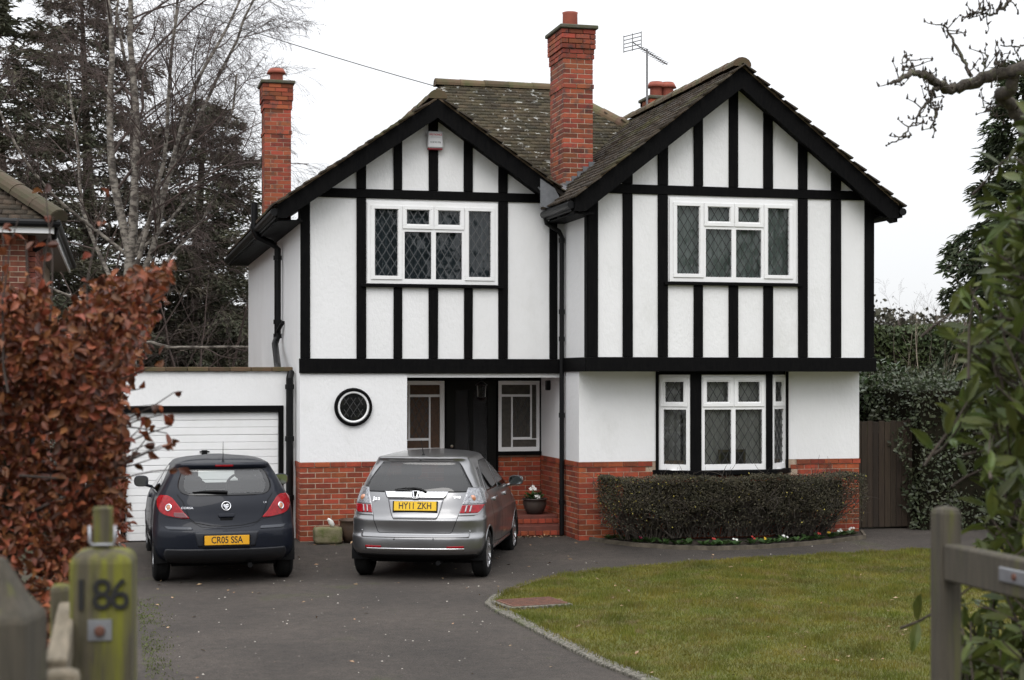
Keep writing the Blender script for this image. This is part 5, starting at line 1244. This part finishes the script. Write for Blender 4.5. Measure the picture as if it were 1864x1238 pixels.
post('stile', -.135, 4.40, .055, .66, 1.805, WOOD, lg, .012, 0); post('stile', -.105, 3.45, .075, .66, 1.745, WOODL, lg, .012, 0)
for z_, n_ in ((1.74, 'top_rail'), (1.25, 'rail'), (.8, 'rail')): box(n_, -.140, -.095, 3.49, 4.372, z_ - .07, z_ + .02, WOODL, lg, .005)
WOODR = M('brown_gate_wood', (.085, .072, .052), .9, (.05, .044, .032), 9, bump=.6, bscale=40, stretch=(7, 7, .5), col3=(.10, .105, .02), scale3=3, fac3=(.56, .74))
rg = thing('wooden_gate', 'weathered wooden gate with metal strap standing open under the laurel', 'gate', (2.43, 3.6, .6))
post('stile', 2.445, 4.335, .07, .66, 1.965, WOODR, rg, .015, 0, 0)
post('stile', 2.42, 2.75, .09, .66, 1.93, WOODR, rg, .015, 0, 0)
for z_ in (1.80, 1.32, .82): box('rail', 2.415, 2.465, 2.80, 4.298, z_ - .055, z_ + .055, WOODR, rg, .006)
m = MB(); m.bar((2.44, 2.85, 1.74), (2.44, 4.25, .85), .03, .09); m.build('brace', WOODR, rg)
st_ = box('hinge_strap', 2.408, 2.4145, 2.90, 3.98, 1.785, 1.825, GALV, rg, .002)
for y_ in (3.1, 3.5, 3.9):
    m = MB(); m.lathe([(0, -.006), (.009, -.005), (.011, 0)], (2.408, y_, 1.805), 10, 'x'); m.build('bolt', RUSTB, st_)

# ================================================================ TREES AND HEDGES
def unit(v): return v / (np.linalg.norm(v) + 1e-9)
def tubes(name, polys, k, mat, parent):
    VV = []; FF = []; off = 0; ang = np.arange(k) * 2 * np.pi / k; ca, sa = np.cos(ang), np.sin(ang)
    for P, R in polys:
        n_ = len(P); d = np.gradient(P, axis=0); d /= (np.linalg.norm(d, axis=1, keepdims=True) + 1e-9)
        ref = np.array([0, 0, 1.]) if abs(d[0, 2]) < .85 else np.array([1., 0, 0])
        a = np.cross(d, ref); a /= (np.linalg.norm(a, axis=1, keepdims=True) + 1e-9); b = np.cross(d, a)
        ring = P[:, None, :] + R[:, None, None] * (ca[None, :, None] * a[:, None, :] + sa[None, :, None] * b[:, None, :])
        VV.append(ring.reshape(-1, 3)); i, j = np.meshgrid(np.arange(n_ - 1), np.arange(k), indexing='ij')
        FF.append(np.stack([i * k + j, i * k + (j + 1) % k, (i + 1) * k + (j + 1) % k, (i + 1) * k + j], -1).reshape(-1, 4) + off); off += n_ * k
    return bigmesh(name, np.concatenate(VV), np.concatenate(FF), mat, parent, True)
def limb(p, d, L, r0, r1, n_, wob, up, r_=random):
    P = [np.array(p, float)]; d = unit(np.array(d, float))
    for i in range(n_):
        d = unit(d + rng.normal(0, wob, 3) + np.array([0, 0, up])); P.append(P[-1] + d * L / n_)
    return np.array(P), np.linspace(r0, r1, n_ + 1)
def ramify(P, R, L, lvl, cfg, out):
    """children of one limb; cfg[lvl] = (count, ratio, spread, wob, up, start)"""
    if lvl >= len(cfg): return
    cnt, ratio, spread, wob, up, start = cfg[lvl]; n_ = len(P)
    for q in range(cnt):
        f_ = start + (1 - start) * (q + random.random()) / cnt; f_ = min(f_, .99); x = f_ * (n_ - 1); i = int(x); t = x - i
        p = P[i] * (1 - t) + P[i + 1] * t; d = unit(P[i + 1] - P[i]); rr = R[i] * (1 - t) + R[i + 1] * t
        a = unit(np.cross(d, rng.normal(size=3))); th = spread * random.uniform(.7, 1.25); c = d * math.cos(th) + a * math.sin(th)
        l = L * ratio * random.uniform(.6, 1.2) * (1.15 - .55 * f_); r0 = min(rr * .72, max(.0035, rr * .46))
        cp, cr_ = limb(p, c, l, r0, max(.0025, r0 * .3), 6 if lvl < 2 else 4, wob, up); out[lvl].append((cp, cr_)); ramify(cp, cr_, l, lvl + 1, cfg, out)
BIRCH = M('birch_bark', (.25, .225, .19), .85, (.06, .05, .042), 6, (.42, .58), bump=.5, bscale=30, stretch=(1, 1, 2.2)); TWIG = M('birch_twig', (.095, .065, .055), .9, (.06, .045, .04), 5)
BARK = M('brown_bark', (.075, .055, .042), .95, (.045, .036, .028), 8, bump=.8, bscale=30); PALE = M('pale_twig', (.28, .235, .18), .9, (.17, .14, .105), 6)
def world(u, t, z=0):
    k_ = (u - 932) / 2886; s_, c_ = math.sin(rad(14.12)), math.cos(rad(14.12)); return (t * (s_ + k_ * c_), t * (c_ - k_ * s_), z)
# ---- silver birch behind the garage
bx, by, _ = world(240, 32)
bt = thing('birch_tree', 'tall bare silver birch with several pale stems behind the garage', 'tree', (bx, by, 0))
out = [[] for _ in range(4)]; main = []
stems = [((0, 0, 0), (.02, 0, 1), 5.0, .24, .17), ]
P0, R0 = limb((bx, by, -.2), (.01, 0, 1), 4.9, .17, .13, 8, .015, .0); main.append((P0, R0))
top = P0[-1]
for d_, L_, r_ in (((-.12, 0, 1), 8.5, .095), ((.06, .05, 1), 9.0, .09), ((.28, -.1, 1), 7.5, .065), ((.45, .1, 1), 6.4, .052), ((.28, -.2, 1), 7.6, .05), ((-.40, .1, 1), 6.0, .05), ((.75, 0, .8), 4.6, .038), ((1.0, .2, .55), 3.8, .03), ((-.9, 0, .9), 4.5, .04), ((.2, .5, 1), 7.0, .06)):
    st0 = P0[-1 - random.randint(0, 2)] if r_ < .12 else top
    P_, R_ = limb(st0, d_, L_, r_, .02, 14, .075, .04); main.append((P_, R_)); ramify(P_, R_, L_, 0, [(11, .42, .75, .14, .02, .15), (9, .50, .6, .16, -.03, .15), (8, .55, .55, .18, -.09, .12), (3, .7, .4, .12, -.15, .2)], out)
for zz_, dd in ((2.4, (1, 0, .10)), (3.0, (1, .1, .25)), (3.4, (-1, .1, .4)), (1.9, (1, -.2, .22))):
    P_, R_ = limb((bx, by, zz_), dd, 4.6, .042, .008, 12, .12, .015); main.append((P_, R_)); ramify(P_, R_, 4.6, 0, [(7, .40, .8, .13, .02, .25), (5, .5, .6, .15, -.03, .2), (4, .55, .5, .16, -.05, .2)], out)
tubes('trunk', main, 9, BIRCH, bt); tubes('branches', out[0], 5, TWIG, bt)['kind'] = 'stuff'; tw = tubes('crown', out[1] + out[2] + out[3], 3, TWIG, bt); tw['kind'] = 'stuff'
# ---- dark conifers
CON = M('conifer_needles', (.060, .070, .040), .8, (.092, .082, .052), 1.2, rnd=.4, trans=.15); CON2 = M('conifer_needles_brown', (.105, .082, .062), .8, (.062, .066, .042), .9, rnd=.4, trans=.15)
def conifer(label, u, t, ztop, rmax, nb_, per, mat, zb=.8, lean=0, group='conifers behind the garage', shape=1.0, size=.26, droop=-.05):
    x, y, _ = world(u, t); tr_ = thing('conifer_tree', label, 'tree', (x, y, 0), 0, group)
    P_, R_ = limb((x, y, -.3), (0, 0, 1), ztop + .3, .30, .03, 12, .02, 0); tubes('trunk', [(P_, R_)], 9, BARK, tr_)
    br = []; Cc = []; Dd = []
    for i in range(nb_):
        f_ = (i + random.random()) / nb_; z = zb + (ztop - zb) * f_; x_ = np.array([np.interp(z, P_[:, 2], P_[:, 0]), np.interp(z, P_[:, 2], P_[:, 1]), z])
        a = i * 2.399 + random.uniform(-.3, .3); L = rmax * ((1 - f_) ** (.75 * shape) * .92 + .10) * random.uniform(.6, 1.15)
        d = np.array([math.cos(a), math.sin(a), random.uniform(.0, .35)]); bp__, br_ = limb(x_, d, L, .045 * (1 - f_) + .012, .006, 7, .08, droop); br.append((bp__, br_))
        k_ = int(per * (.35 + L / rmax)); s_ = rng.uniform(.12, 1, k_) ** .75; xi = s_ * 7; ii = np.minimum(xi.astype(int), 6); tt = (xi - ii)[:, None]
        base = bp__[ii] * (1 - tt) + bp__[ii + 1] * tt; dirs = bp__[ii + 1] - bp__[ii]; dirs /= np.linalg.norm(dirs, axis=1, keepdims=True)
        side = np.cross(dirs, [0, 0, 1]); lat = rng.normal(0, .17, k_) * L * (1.15 - s_)
        # flat sprays: points pulled onto a few twigs so that gaps stay open
        lat = np.sign(lat) * np.abs(lat); Cc.append(base + side * lat[:, None] + np.c_[np.zeros((k_, 2)), rng.normal(-.02, .07, k_) - np.abs(lat) * .18])
        Dd.append(dirs * .8 + side * np.sign(lat)[:, None] * .7 + rng.normal(0, .35, (k_, 3)))
    tubes('branches', br, 4, BARK, tr_)['kind'] = 'stuff'; Cc = np.concatenate(Cc); Dd = np.concatenate(Dd); n_ = len(Cc)
    Nn = rng.normal(0, .45, (n_, 3)) + [0, 0, 1]
    T_ = (np.array([(0, 0, 0), (.35, .16, .02), (.62, .10, .0), (1, .02, -.10), (.62, -.12, .0), (.30, -.15, .02)]), np.array([(0, 1, 2, 3), (0, 3, 4, 5)]))
    o = leaves('crown', Cc, Dd, Nn, rng.uniform(.6, 1.3, n_) * size, mat, tr_, 1.0, T_); o['kind'] = 'stuff'; return tr_
conifer('dark ragged conifer rising behind the neighbouring brick house', 30, 37, 11.3, 3.4, 150, 240, CON, 1.2, shape=.7, size=.19)
conifer('tall dark conifer standing directly behind the birch stems', 165, 41, 12.6, 3.8, 180, 260, CON2, .8, shape=.6, size=.19)
conifer('broad dark conifer with layered sprays reaching towards the left chimney', 335, 42, 9.6, 3.9, 170, 290, CON, .6, shape=.75, size=.18)
conifer('lower dark conifer between birch and house wall', 400, 46, 6.6, 3.0, 110, 260, CON2, .3, shape=.8, size=.17)
conifer('tall green conifer beyond the right hand hedge', 1848, 30, 8.2, 2.1, 120, 210, M('cypress', (.040, .062, .026), .8, (.055, .065, .03), 2, rnd=.4, trans=.15), .5, group=None, shape=.62, size=.20, droop=-.09)
# ---- hedges as boxes of leaves
def leafbox(name, label, x0, x1, y0, y1, z0, z1, n_, size, mat, cat='hedge', group=None, core=None, bumpy=.12, width=1.0, round_=.0, stems=True, faces=('f', 't', 'l', 'r')):
    t = thing(name, label, cat, ((x0 + x1) / 2, (y0 + y1) / 2, z0), 0, group); Cs = []; Ns = []
    ar = dict(f=(x1 - x0) * (z1 - z0), t=(x1 - x0) * (y1 - y0) * .6, l=(y1 - y0) * (z1 - z0), r=(y1 - y0) * (z1 - z0)); tot = sum(ar[k_] for k_ in faces)
    for k_ in faces:
        m_ = int(n_ * ar[k_] / tot); a, b = rng.random(m_), rng.random(m_); dep = np.abs(rng.normal(0, bumpy, m_)) - bumpy * .5
        if k_ == 'f': p = np.c_[x0 + a * (x1 - x0), y0 + dep, z0 + b * (z1 - z0)]; nn = [0, -1, .35]
        elif k_ == 't': p = np.c_[x0 + a * (x1 - x0), y0 + b * (y1 - y0), z1 - dep]; nn = [0, 0, 1]
        elif k_ == 'l': p = np.c_[x0 + dep, y0 + a * (y1 - y0), z0 + b * (z1 - z0)]; nn = [-1, 0, .35]
        else: p = np.c_[x1 - dep, y0 + a * (y1 - y0), z0 + b * (z1 - z0)]; nn = [1, 0, .35]
        lump = bumpy * 1.3 * (np.sin(p[:, 0] * 5.1 + p[:, 2] * 3.3) + np.sin(p[:, 2] * 7.3 - p[:, 1] * 4.1 + 1.3)); p = p + np.array(nn) * (lump * .5)[:, None]; Cs.append(p); Ns.append(np.tile(nn, (m_, 1)))
    Cs = np.concatenate(Cs); Ns = np.concatenate(Ns).astype(float); m_ = len(Cs); D = rnd_unit(m_) + Ns * .35; Nn = Ns + rng.normal(0, .6, (m_, 3))
    o = leaves('foliage', Cs, D, Nn, rng.uniform(.65, 1.25, m_) * size, mat, t, width); o['kind'] = 'stuff'
    if core: b_ = bumpy * .8; box('shade_core', x0 + b_, x1 - b_, y0 + b_, y1 - b_, z0, z1 - b_, core, t)  # solid near-black box stands in for shade between the leaves
    return t
HGREEN = M('hedge_leaf', (.038, .060, .018), .6, (.055, .070, .020), 1.5, rnd=.45, trans=.15); HDARK = M('hedge_core_shade', (.012, .012, .008), .95, (.02, .017, .012), 10, spec=0)  # core colour: shade of the hedge interior painted near black
IVY = M('ivy_leaf', (.045, .062, .030), .5, (.06, .065, .035), 2.0, rnd=.5, trans=.15)
leafbox('tall_hedge', 'tall clipped dark green hedge beyond the side fence', 17.2, 27.5, 34.5, 36.5, 0, 3.48, 34000, .12, HGREEN, core=HDARK, bumpy=.05)
leafbox('side_hedge', 'dense ivy covered hedge to the right of the fence panel', 11.86, 15.0, 21.9, 25.5, 0, 2.25, 20000, .075, IVY, core=HDARK, bumpy=.16)
leafbox('laurel_shrub', 'glossy leaved shrub rising behind the dark fence panel', 10.95, 12.7, 23.6, 25.8, .2, 2.30, 6500, .11, M('glossy_leaf', (.040, .065, .022), .35, (.05, .07, .03), 3, rnd=.45, trans=.12), 'shrub', core=HDARK, bumpy=.22)
# ---- twiggy clipped shrub below the bay window
sh = thing('clipped_shrub', 'low clipped twiggy shrub with sparse yellow leaves below the bay window', 'shrub', (8.8, 21.3, 0)); tw = []
for i in range(620):
    x_ = rng.uniform(6.72, 10.46); p = np.array([x_ * .85 + 8.55 * .15 + rng.normal(0, .05), 21.34 + rng.uniform(-.05, .22), .05]); tx = np.clip(x_ + rng.normal(0, .28), 6.66, 10.5)
    tgt = np.array([tx, 21.28 + rng.uniform(-.30, .30), rng.uniform(.45, .93)]); d = tgt - p; P_, R_ = limb(p, d, np.linalg.norm(d), .009, .003, 6, .10, .0); tw.append((P_, R_))
    for q in range(5):
        k_ = random.randint(2, 6); dd = rnd_unit(1)[0] * .8 + unit(d) * .5; tw.append(limb(P_[k_], dd, rng.uniform(.10, .28), .004, .0018, 3, .2, 0))
tubes('twigs', tw, 3, M('shrub_twig', (.075, .060, .048), .9, (.045, .038, .03), 9), sh)['kind'] = 'stuff'
def shell(n_):
    a, b = rng.random(n_), rng.random(n_); top = rng.random(n_) < .25
    x_ = 6.66 + a * 3.95; y_ = np.where(top, 20.98 + b * .62, 20.98 + np.abs(rng.normal(0, .11, n_))); z_ = np.where(top, .93 - np.abs(rng.normal(0, .05, n_)), .22 + b * .71)
    end = rng.random(n_) < .12; x_ = np.where(end, 6.66 + np.abs(rng.normal(0, .08, n_)), x_); y_ = np.where(end, 20.98 + rng.random(n_) * .6, y_)
    y_ = y_ + .05 * np.sin(x_ * 4.3) + .03 * np.sin(z_ * 9 + x_ * 7); z_ = z_ + .02 * np.sin(x_ * 5) + np.where(top, .012 * np.sin(x_ * 17), 0)
    keep_ = (z_ > .46 + .10 * np.sin(x_ * 3.1) + .06 * np.sin(x_ * 8)) | (rng.random(n_) < .22); return np.c_[x_, y_, z_][keep_]
box('shade_core', 7.0, 10.3, 21.22, 21.38, .42, .84, HDARK, sh)  # dark slab: the shrub's inner shade put in as solid colour
Cs = shell(40000); o = leaves('foliage', Cs, rnd_unit(len(Cs)), rnd_unit(len(Cs)) + [0, -.4, .5], rng.uniform(.016, .036, len(Cs)), M('dull_small_leaf', (.038, .036, .018), .8, (.056, .046, .026), 4, rnd=.6), sh); o['kind'] = 'stuff'
Cs = shell(1500); Cs = Cs[rng.random(len(Cs)) < np.interp(Cs[:, 0], [6.7, 7.3, 8.2, 10.8], [1, .7, .2, .25])]; Cs[:, 1] -= .03
o = leaves('yellow_leaves', Cs, rnd_unit(len(Cs)), rnd_unit(len(Cs)) + [0, -.6, .4], rng.uniform(.018, .034, len(Cs)), M('yellow_leaf', (.36, .30, .06), .7, rnd=.4, trans=.3), sh); o['kind'] = 'stuff'
# ---- copper beech hedge at the gate
COPPER = M('beech_leaf', (.245, .080, .031), .55, (.12, .038, .017), 7, (.3, .7), rnd=.75, trans=.22, spec=.5)
BT = np.array([(0, 0, 0), (.22, .21, .05), (.55, .29, .17), (.82, .16, .09), (1.0, 0, -.14), (.82, -.16, .10), (.55, -.27, .19), (.22, -.2, .08), (.5, 0, -.03)]); BF = np.array([(0, 1, 8), (1, 2, 8), (2, 3, 8), (3, 4, 8), (4, 5, 8), (5, 6, 8), (6, 7, 8), (7, 0, 8)])
bh = thing('beech_hedge', 'coppery brown beech hedge still holding dead leaves beside the gate', 'hedge', (-1.1, 8.5, .3))
def hedge_pts(n_):
    f_ = rng.random(n_); dep = np.abs(rng.normal(0, .16, n_)); a, b = rng.random(n_), rng.random(n_) ** .8; x_ = np.where(f_ < .62, -2.6 + a * 2.64, np.where(f_ < .82, .04 - dep, -2.6 + a * 2.64)); y_ = np.where(f_ < .62, 6.3 + dep, 6.3 + b * 5.0)
    z_ = np.where(f_ < .82, .75 + (rng.random(n_) ** .75) * 2.0, 2.70 - dep * .6)
    bul = .10 * np.sin(z_ * 4.2 + 1.0) + .06 * np.sin(z_ * 9.5 + y_ * 3) + .05 * np.sin(x_ * 6.3 + z_ * 5.1)
    x_ = x_ + np.where(x_ > -.25, bul * .7 + np.clip(.30 * (z_ - 2.02), -.11, .12), 0); y_ = y_ - np.where(f_ < .62, .10 * np.sin(x_ * 4 + 2) + .08 * np.sin(z_ * 6 + x_ * 3), 0); z_ = z_ + .05 * np.sin(x_ * 5.5) * (z_ > 2.4)
    thin = (z_ > 1.62) | (rng.random(n_) < np.where(x_ > -.55, .75, .30)); return np.c_[x_, y_, z_][thin]
Cs = hedge_pts(50000); n_ = len(Cs); D = rnd_unit(n_) + [.25, -.35, -.25]; Nn = rnd_unit(n_) + [.25, -.7, .35]
o = leaves('foliage', Cs[300:], D[300:], Nn[300:], rng.uniform(.026, .056, n_ - 300), COPPER, bh, 1.0, (BT, BF)); o['kind'] = 'stuff'
def leaf_objects(Cs, D, Nn, S_, mat, parent, T_, F_, name='leaf', width=1.0):
    me = []
    for v in range(4):
        V_ = T_.copy(); V_[:, 2] *= rng.uniform(.6, 1.6); V_[:, 1] *= width; mm = bpy.data.meshes.new(name); mm.from_pydata(V_.tolist(), [], F_.tolist()); mm.materials.append(mat); me.append(mm)
    for i in range(len(Cs)):
        d = Vector(D[i]).normalized(); b_ = Vector(Nn[i]).cross(d).normalized(); u_ = d.cross(b_); o = put(name, me[i % 4], parent, Cs[i]); s_ = S_[i]
        o.rotation_euler = Matrix((d, b_, u_)).transposed().to_euler(); o.scale = (s_, s_, s_)
# largest, outermost leaves: single objects on shoots that stand clear of the hedge
shoots = []; LC = []; LD = []; LN = []
for i in range(46):
    if i < 26: p = np.array([rng.uniform(-2.0, -.02), 6.25 + rng.uniform(-.1, .5), 2.55 + rng.uniform(0, .15)]); d = np.array([rng.normal(.1, .3), rng.normal(-.1, .25), 1.0]); L_ = rng.uniform(.15, .42)
    else: p = np.array([.0, 6.25 + rng.uniform(0, .5), rng.uniform(1.9, 2.6)]); d = np.array([1.0, rng.normal(-.3, .3), rng.normal(.25, .35)]); L_ = rng.uniform(.10, .28)
    P_, R_ = limb(p - unit(d) * .35, d, L_ + .35, .006, .0022, 6, .10, .03); shoots.append((P_, R_))
    for q in range(6 if i < 40 else 7): k_ = random.randint(2, 6); LC.append(P_[k_]); LD.append(unit(P_[-1] - P_[0]) * .5 + rnd_unit(1)[0]); LN.append(rnd_unit(1)[0] + [.2, -.7, .4])
extra = 300 - len(LC); LC = np.concatenate([np.array(LC), Cs[:extra]]) if extra > 0 else np.array(LC[:300]); LD = np.concatenate([np.array(LD), D[:extra]]) if extra > 0 else np.array(LD[:300]); LN = np.concatenate([np.array(LN), Nn[:extra]]) if extra > 0 else np.array(LN[:300])
leaf_objects(LC, LD, LN, rng.uniform(.040, .064, 300), COPPER, bh, BT, BF)
for i in range(240):
    p = np.array([rng.uniform(-2.5, -.62), 6.5 + rng.uniform(0, 2.0), .35]); shoots.append(limb(p, (min(.04, rng.normal(-.05, .10)), abs(rng.normal(0, .12)), 1), rng.uniform(1.5, 2.4), .014, .004, 8, .10, .02))
tubes('stems', shoots, 5, M('beech_stem', (.06, .045, .036), .9, (.04, .03, .026), 9), bh)['kind'] = 'stuff'
box('shade_core', -2.4, -.62, 7.25, 11.2, .2, 2.3, HDARK, bh)  # dark block painted as the shaded depth of the hedge
# ---- laurel overhanging the right hand gate
LAUR = M('laurel_leaf', (.052, .080, .017), .45, (.085, .095, .022), 5, rnd=.5, trans=.2, spec=.28)
LT = np.array([(0, 0, 0), (.25, .13, .03), (.55, .165, .05), (.82, .09, .02), (1, 0, -.07), (.82, -.09, .02), (.55, -.165, .05), (.25, -.13, .03), (.5, 0, -.01)])
lb = thing('laurel_bush', 'tall glossy green laurel bush overhanging the open gate', 'bush', (3.9, 5.6, .5)); tw = []; LC = []; LD = []; LN = []
edge_z = [.6, 1.2, 1.55, 1.9, 2.2, 2.45, 2.62, 2.9, 3.1, 3.35, 3.6]; edge_l = [1.68, 1.66, 1.74, 1.80, 1.72, 1.70, 1.73, 1.80, 1.88, 1.96, 2.1]     # left limit across the view at 6 m
cs_, sn_ = math.cos(rad(14.12)), math.sin(rad(14.12))
def to_w(lat, t): return np.array([t * sn_ + lat * cs_, t * cs_ - lat * sn_])
for i in range(800):
    z_ = rng.uniform(.7, 3.55); l0 = float(np.interp(z_, edge_z, edge_l)); lat = l0 + abs(rng.normal(0, .45)); t_ = rng.uniform(5.2, 7.2); lat *= t_ / 6.0
    xy = to_w(lat, t_); tip = np.array([*xy, z_]); d = unit(np.array([-.6 * cs_ + rng.normal(0, .5), .2 + rng.normal(0, .5), rng.uniform(.1, .9)])); P_, R_ = limb(tip - d * .35, d, .35, .006, .003, 5, .08, .03); tw.append((P_, R_))
    for q in range(9): k_ = random.randint(1, 5); LC.append(P_[k_]); LD.append(d * .6 + rnd_unit(1)[0] * .9 + [0, 0, -.05]); LN.append(rnd_unit(1)[0] * .7 + [0, -.25, .9])
for i in range(26):
    p = np.array([*to_w(rng.uniform(2.5, 3.3), rng.uniform(5.8, 7)), .4]); tw.append(limb(p, (rng.normal(.1, .1), rng.normal(0, .1), 1), 2.4, .03, .008, 9, .08, .02))
LC, LD, LN = map(np.array, (LC, LD, LN)); S_ = rng.uniform(.08, .135, len(LC)); o_ = np.argsort(LC[:, 0] * cs_ - LC[:, 1] * sn_); vis = o_[:300]; rest = o_[300:]
leaf_objects(LC[vis], LD[vis], LN[vis], S_[vis], LAUR, lb, LT, BF)
o = leaves('foliage', LC[rest], LD[rest], LN[rest], S_[rest], LAUR, lb, 1.0, (LT, BF)); o['kind'] = 'stuff'; tubes('branches', tw, 5, BARK, lb)['kind'] = 'stuff'
# ---- old fruit tree whose boughs reach in from the right
ft = thing('fruit_tree', 'bare gnarled fruit tree bough with buds reaching in against the sky', 'tree', (*to_w(4.3, 9.6), .0)); bo = []
def pxp(u, v, t): k_ = (u - 932) / 2886; return np.array([t * (sn_ + k_ * cs_), t * (cs_ - k_ * sn_), 2.36 + (684 - v) / 2886 * t])
T9 = 9.5
def bough(pts, r0, r1):
    P_ = np.array([pxp(u, v, T9 + dt) for u, v, dt in pts]); n_ = len(P_); x_ = np.linspace(0, n_ - 1, n_ * 4); Q = np.c_[[np.interp(x_, np.arange(n_), P_[:, i]) for i in range(3)]].T + rng.normal(0, .006, (len(x_), 3)); bo.append((Q, np.linspace(r0, r1, len(Q)))); return Q
tw = []; b1 = bough([(2240, 480, 0), (2050, 250, 0), (1960, 160, 0), (1864, 124, 0), (1800, 140, .1), (1750, 158, .1), (1722, 164, .1), (1700, 145, .0), (1680, 134, -.1), (1655, 133, -.1), (1638, 147, -.2), (1622, 152, -.2)], .056, .010)
b2 = bough([(1845, 130, 0), (1838, 165, .1), (1820, 172, .2), (1850, 205, .3), (1880, 270, .3), (2000, 420, .2), (2150, 620, .1)], .036, .05)
for pts, a_, b_ in (([(1768, 140, 0), (1757, 118, 0), (1738, 82, 0), (1723, 52, 0), (1711, 43, 0)], .014, .005), ([(1712, 162, 0), (1697, 162, 0), (1696, 180, 0), (1682, 195, 0), (1668, 218, 0), (1650, 240, 0), (1632, 256, 0), (1622, 260, 0)], .011, .004), ([(1690, 183, 0), (1702, 205, 0), (1702, 222, 0), (1699, 231, 0)], .007, .004), ([(1843, -8, 0), (1825, 14, 0), (1808, 28, 0), (1795, 25, 0), (1780, 22, 0), (1768, 30, 0), (1755, 30, 0)], .012, .004), ([(1900, 60, 0), (1864, 80, 0), (1845, 86, 0), (1822, 81, 0)], .008, .004), ([(1664, 128, -.1), (1656, 108, -.1), (1642, 114, -.1)], .006, .003), ([(1830, 120, 0), (1812, 118, 0), (1809, 112, 0)], .008, .005), ([(1790, 138, 0), (1793, 115, 0), (1798, 100, 0)], .006, .003), ([(1850, 205, .3), (1820, 190, .2), (1800, 198, .2), (1788, 196, .2)], .006, .003)):
    q = bough(pts, a_, b_); tw.append(q)
spur = []; buds = []
for q in tw + [b1[16:]]:
    for i in range(len(q) - 1):
        if random.random() < (.75 if q is not b1 else .5):
            P_, R_ = limb(q[i], rnd_unit(1)[0] + [0, 0, .35], rng.uniform(.04, .15), .0045, .0025, 4, .25, .05); spur.append((P_, R_))
            for k_ in (2, 4): buds.append((np.array([P_[k_] - [0, 0, .004], P_[k_] + rng.normal(0, .003, 3), P_[k_] + [0, 0, .02] + rng.normal(0, .008, 3)]), np.array([.003, .0085, .002])))
LICH = M('lichen_bark', (.10, .085, .065), .95, (.05, .042, .036), 25, bump=.9, bscale=50, col3=(.15, .16, .09), scale3=14, fac3=(.55, .65))
tx, ty_ = to_w(4.75, 9.6); bo.append(limb((tx, ty_, .0), (-.05, 0, 1), 3.2, .15, .08, 6, .04, 0)); tubes('boughs', bo[:2] + bo[-1:], 9, LICH, ft); tubes('twigs', bo[2:-1] + spur, 5, LICH, ft)['kind'] = 'stuff'; tubes('buds', buds, 5, BARK, ft)['kind'] = 'stuff'
# ---- bare shrubs and far trees
def bare(label, u, t, h, spread, mat, n0=7, name='bare_tree', group='bare trees in the distance', cfg=None, r=.05):
    x, y, _ = world(u, t); tr_ = thing(name, label, 'tree', (x, y, 0), 0, group); mn = []; ot = [[], [], []]
    for i in range(n0):
        P_, R_ = limb((x, y, -.1), (rng.normal(0, spread), rng.normal(0, spread), 1), h * rng.uniform(.7, 1), r, r * .2, 9, .07, .02); mn.append((P_, R_)); ramify(P_, R_, h * .8, 0, cfg or [(6, .42, .6, .12, .03, .25), (5, .5, .6, .14, .02, .2), (4, .5, .5, .14, 0, .2)], ot)
    tubes('trunk', mn, 5, mat, tr_); tubes('crown', ot[0] + ot[1] + ot[2], 3, mat, tr_)['kind'] = 'stuff'
bare('pale bare shrub with arching stems in front of the tall hedge', 1668, 29, 4.0, .5, PALE, 14, 'bare_shrub', None, [(4, .4, .5, .1, .02, .3), (3, .5, .5, .1, 0, .2)], .022)
bare('spreading bare tree above the tall hedge, between two others', 1690, 62, 6.6, .45, TWIG, 5); bare('small bare tree above the tall hedge, closest to the house corner', 1635, 75, 6.4, .4, TWIG, 4); bare('bare tree above the tall hedge, next to the green conifer', 1745, 70, 7.0, .4, TWIG, 4)
bare('thin bare shrub against the right hand house wall', 1606, 30, 3.5, .3, PALE, 7, 'bare_shrub', None, [(3, .4, .4, .08, .04, .3), (2, .5, .4, .1, 0, .3)], .018)
bare('dark bare tree tangled behind the birch stems', 110, 35, 7.5, .35, TWIG, 6, group=None); bare('dark bare tree between the birch and the house', 375, 37, 6.2, .45, TWIG, 6, group=None)
bare('bare sapling seen above the main roof ridge', 965, 60, 13.2, .05, TWIG, 3, group=None, r=.06)
# far wooded rise
WOODM = M('far_wood', (.060, .050, .036), .95, (.045, .050, .028), .12, rnd=.35)
n_ = 70000; a = rng.uniform(-120, 200, n_); hh = 7.5 + 2.5 * np.sin(a * .021) + 1.3 * np.sin(a * .083 + 1) + rng.normal(0, .7, n_); z_ = rng.random(n_) ** .6 * hh
Cs = np.c_[a, 190 + rng.uniform(-6, 6, n_), z_ + .5]; o = leaves('distant_wood', Cs, rnd_unit(n_), rnd_unit(n_), rng.uniform(.4, .9, n_), WOODM, None, 1.3); tag(o, 'far brown wooded rise along the horizon', 'trees', kind='stuff')
# trees across the road behind the viewer: they are what windows and car panels mirror
n_ = 16000; a = rng.uniform(-45, 55, n_); hh = 7 + 3 * np.sin(a * .23) + 2 * np.sin(a * .61 + 1) + rng.normal(0, .8, n_); Cs = np.c_[a, -24 + rng.uniform(-2.5, 2.5, n_), rng.random(n_) ** .8 * hh + .5]
o = leaves('roadside_trees', Cs, rnd_unit(n_), rnd_unit(n_), rng.uniform(.7, 1.5, n_), M('roadside_leaf', (.035, .042, .022), .9, rnd=.4), None, 1.2); tag(o, 'dark band of trees across the road', 'trees', kind='stuff')
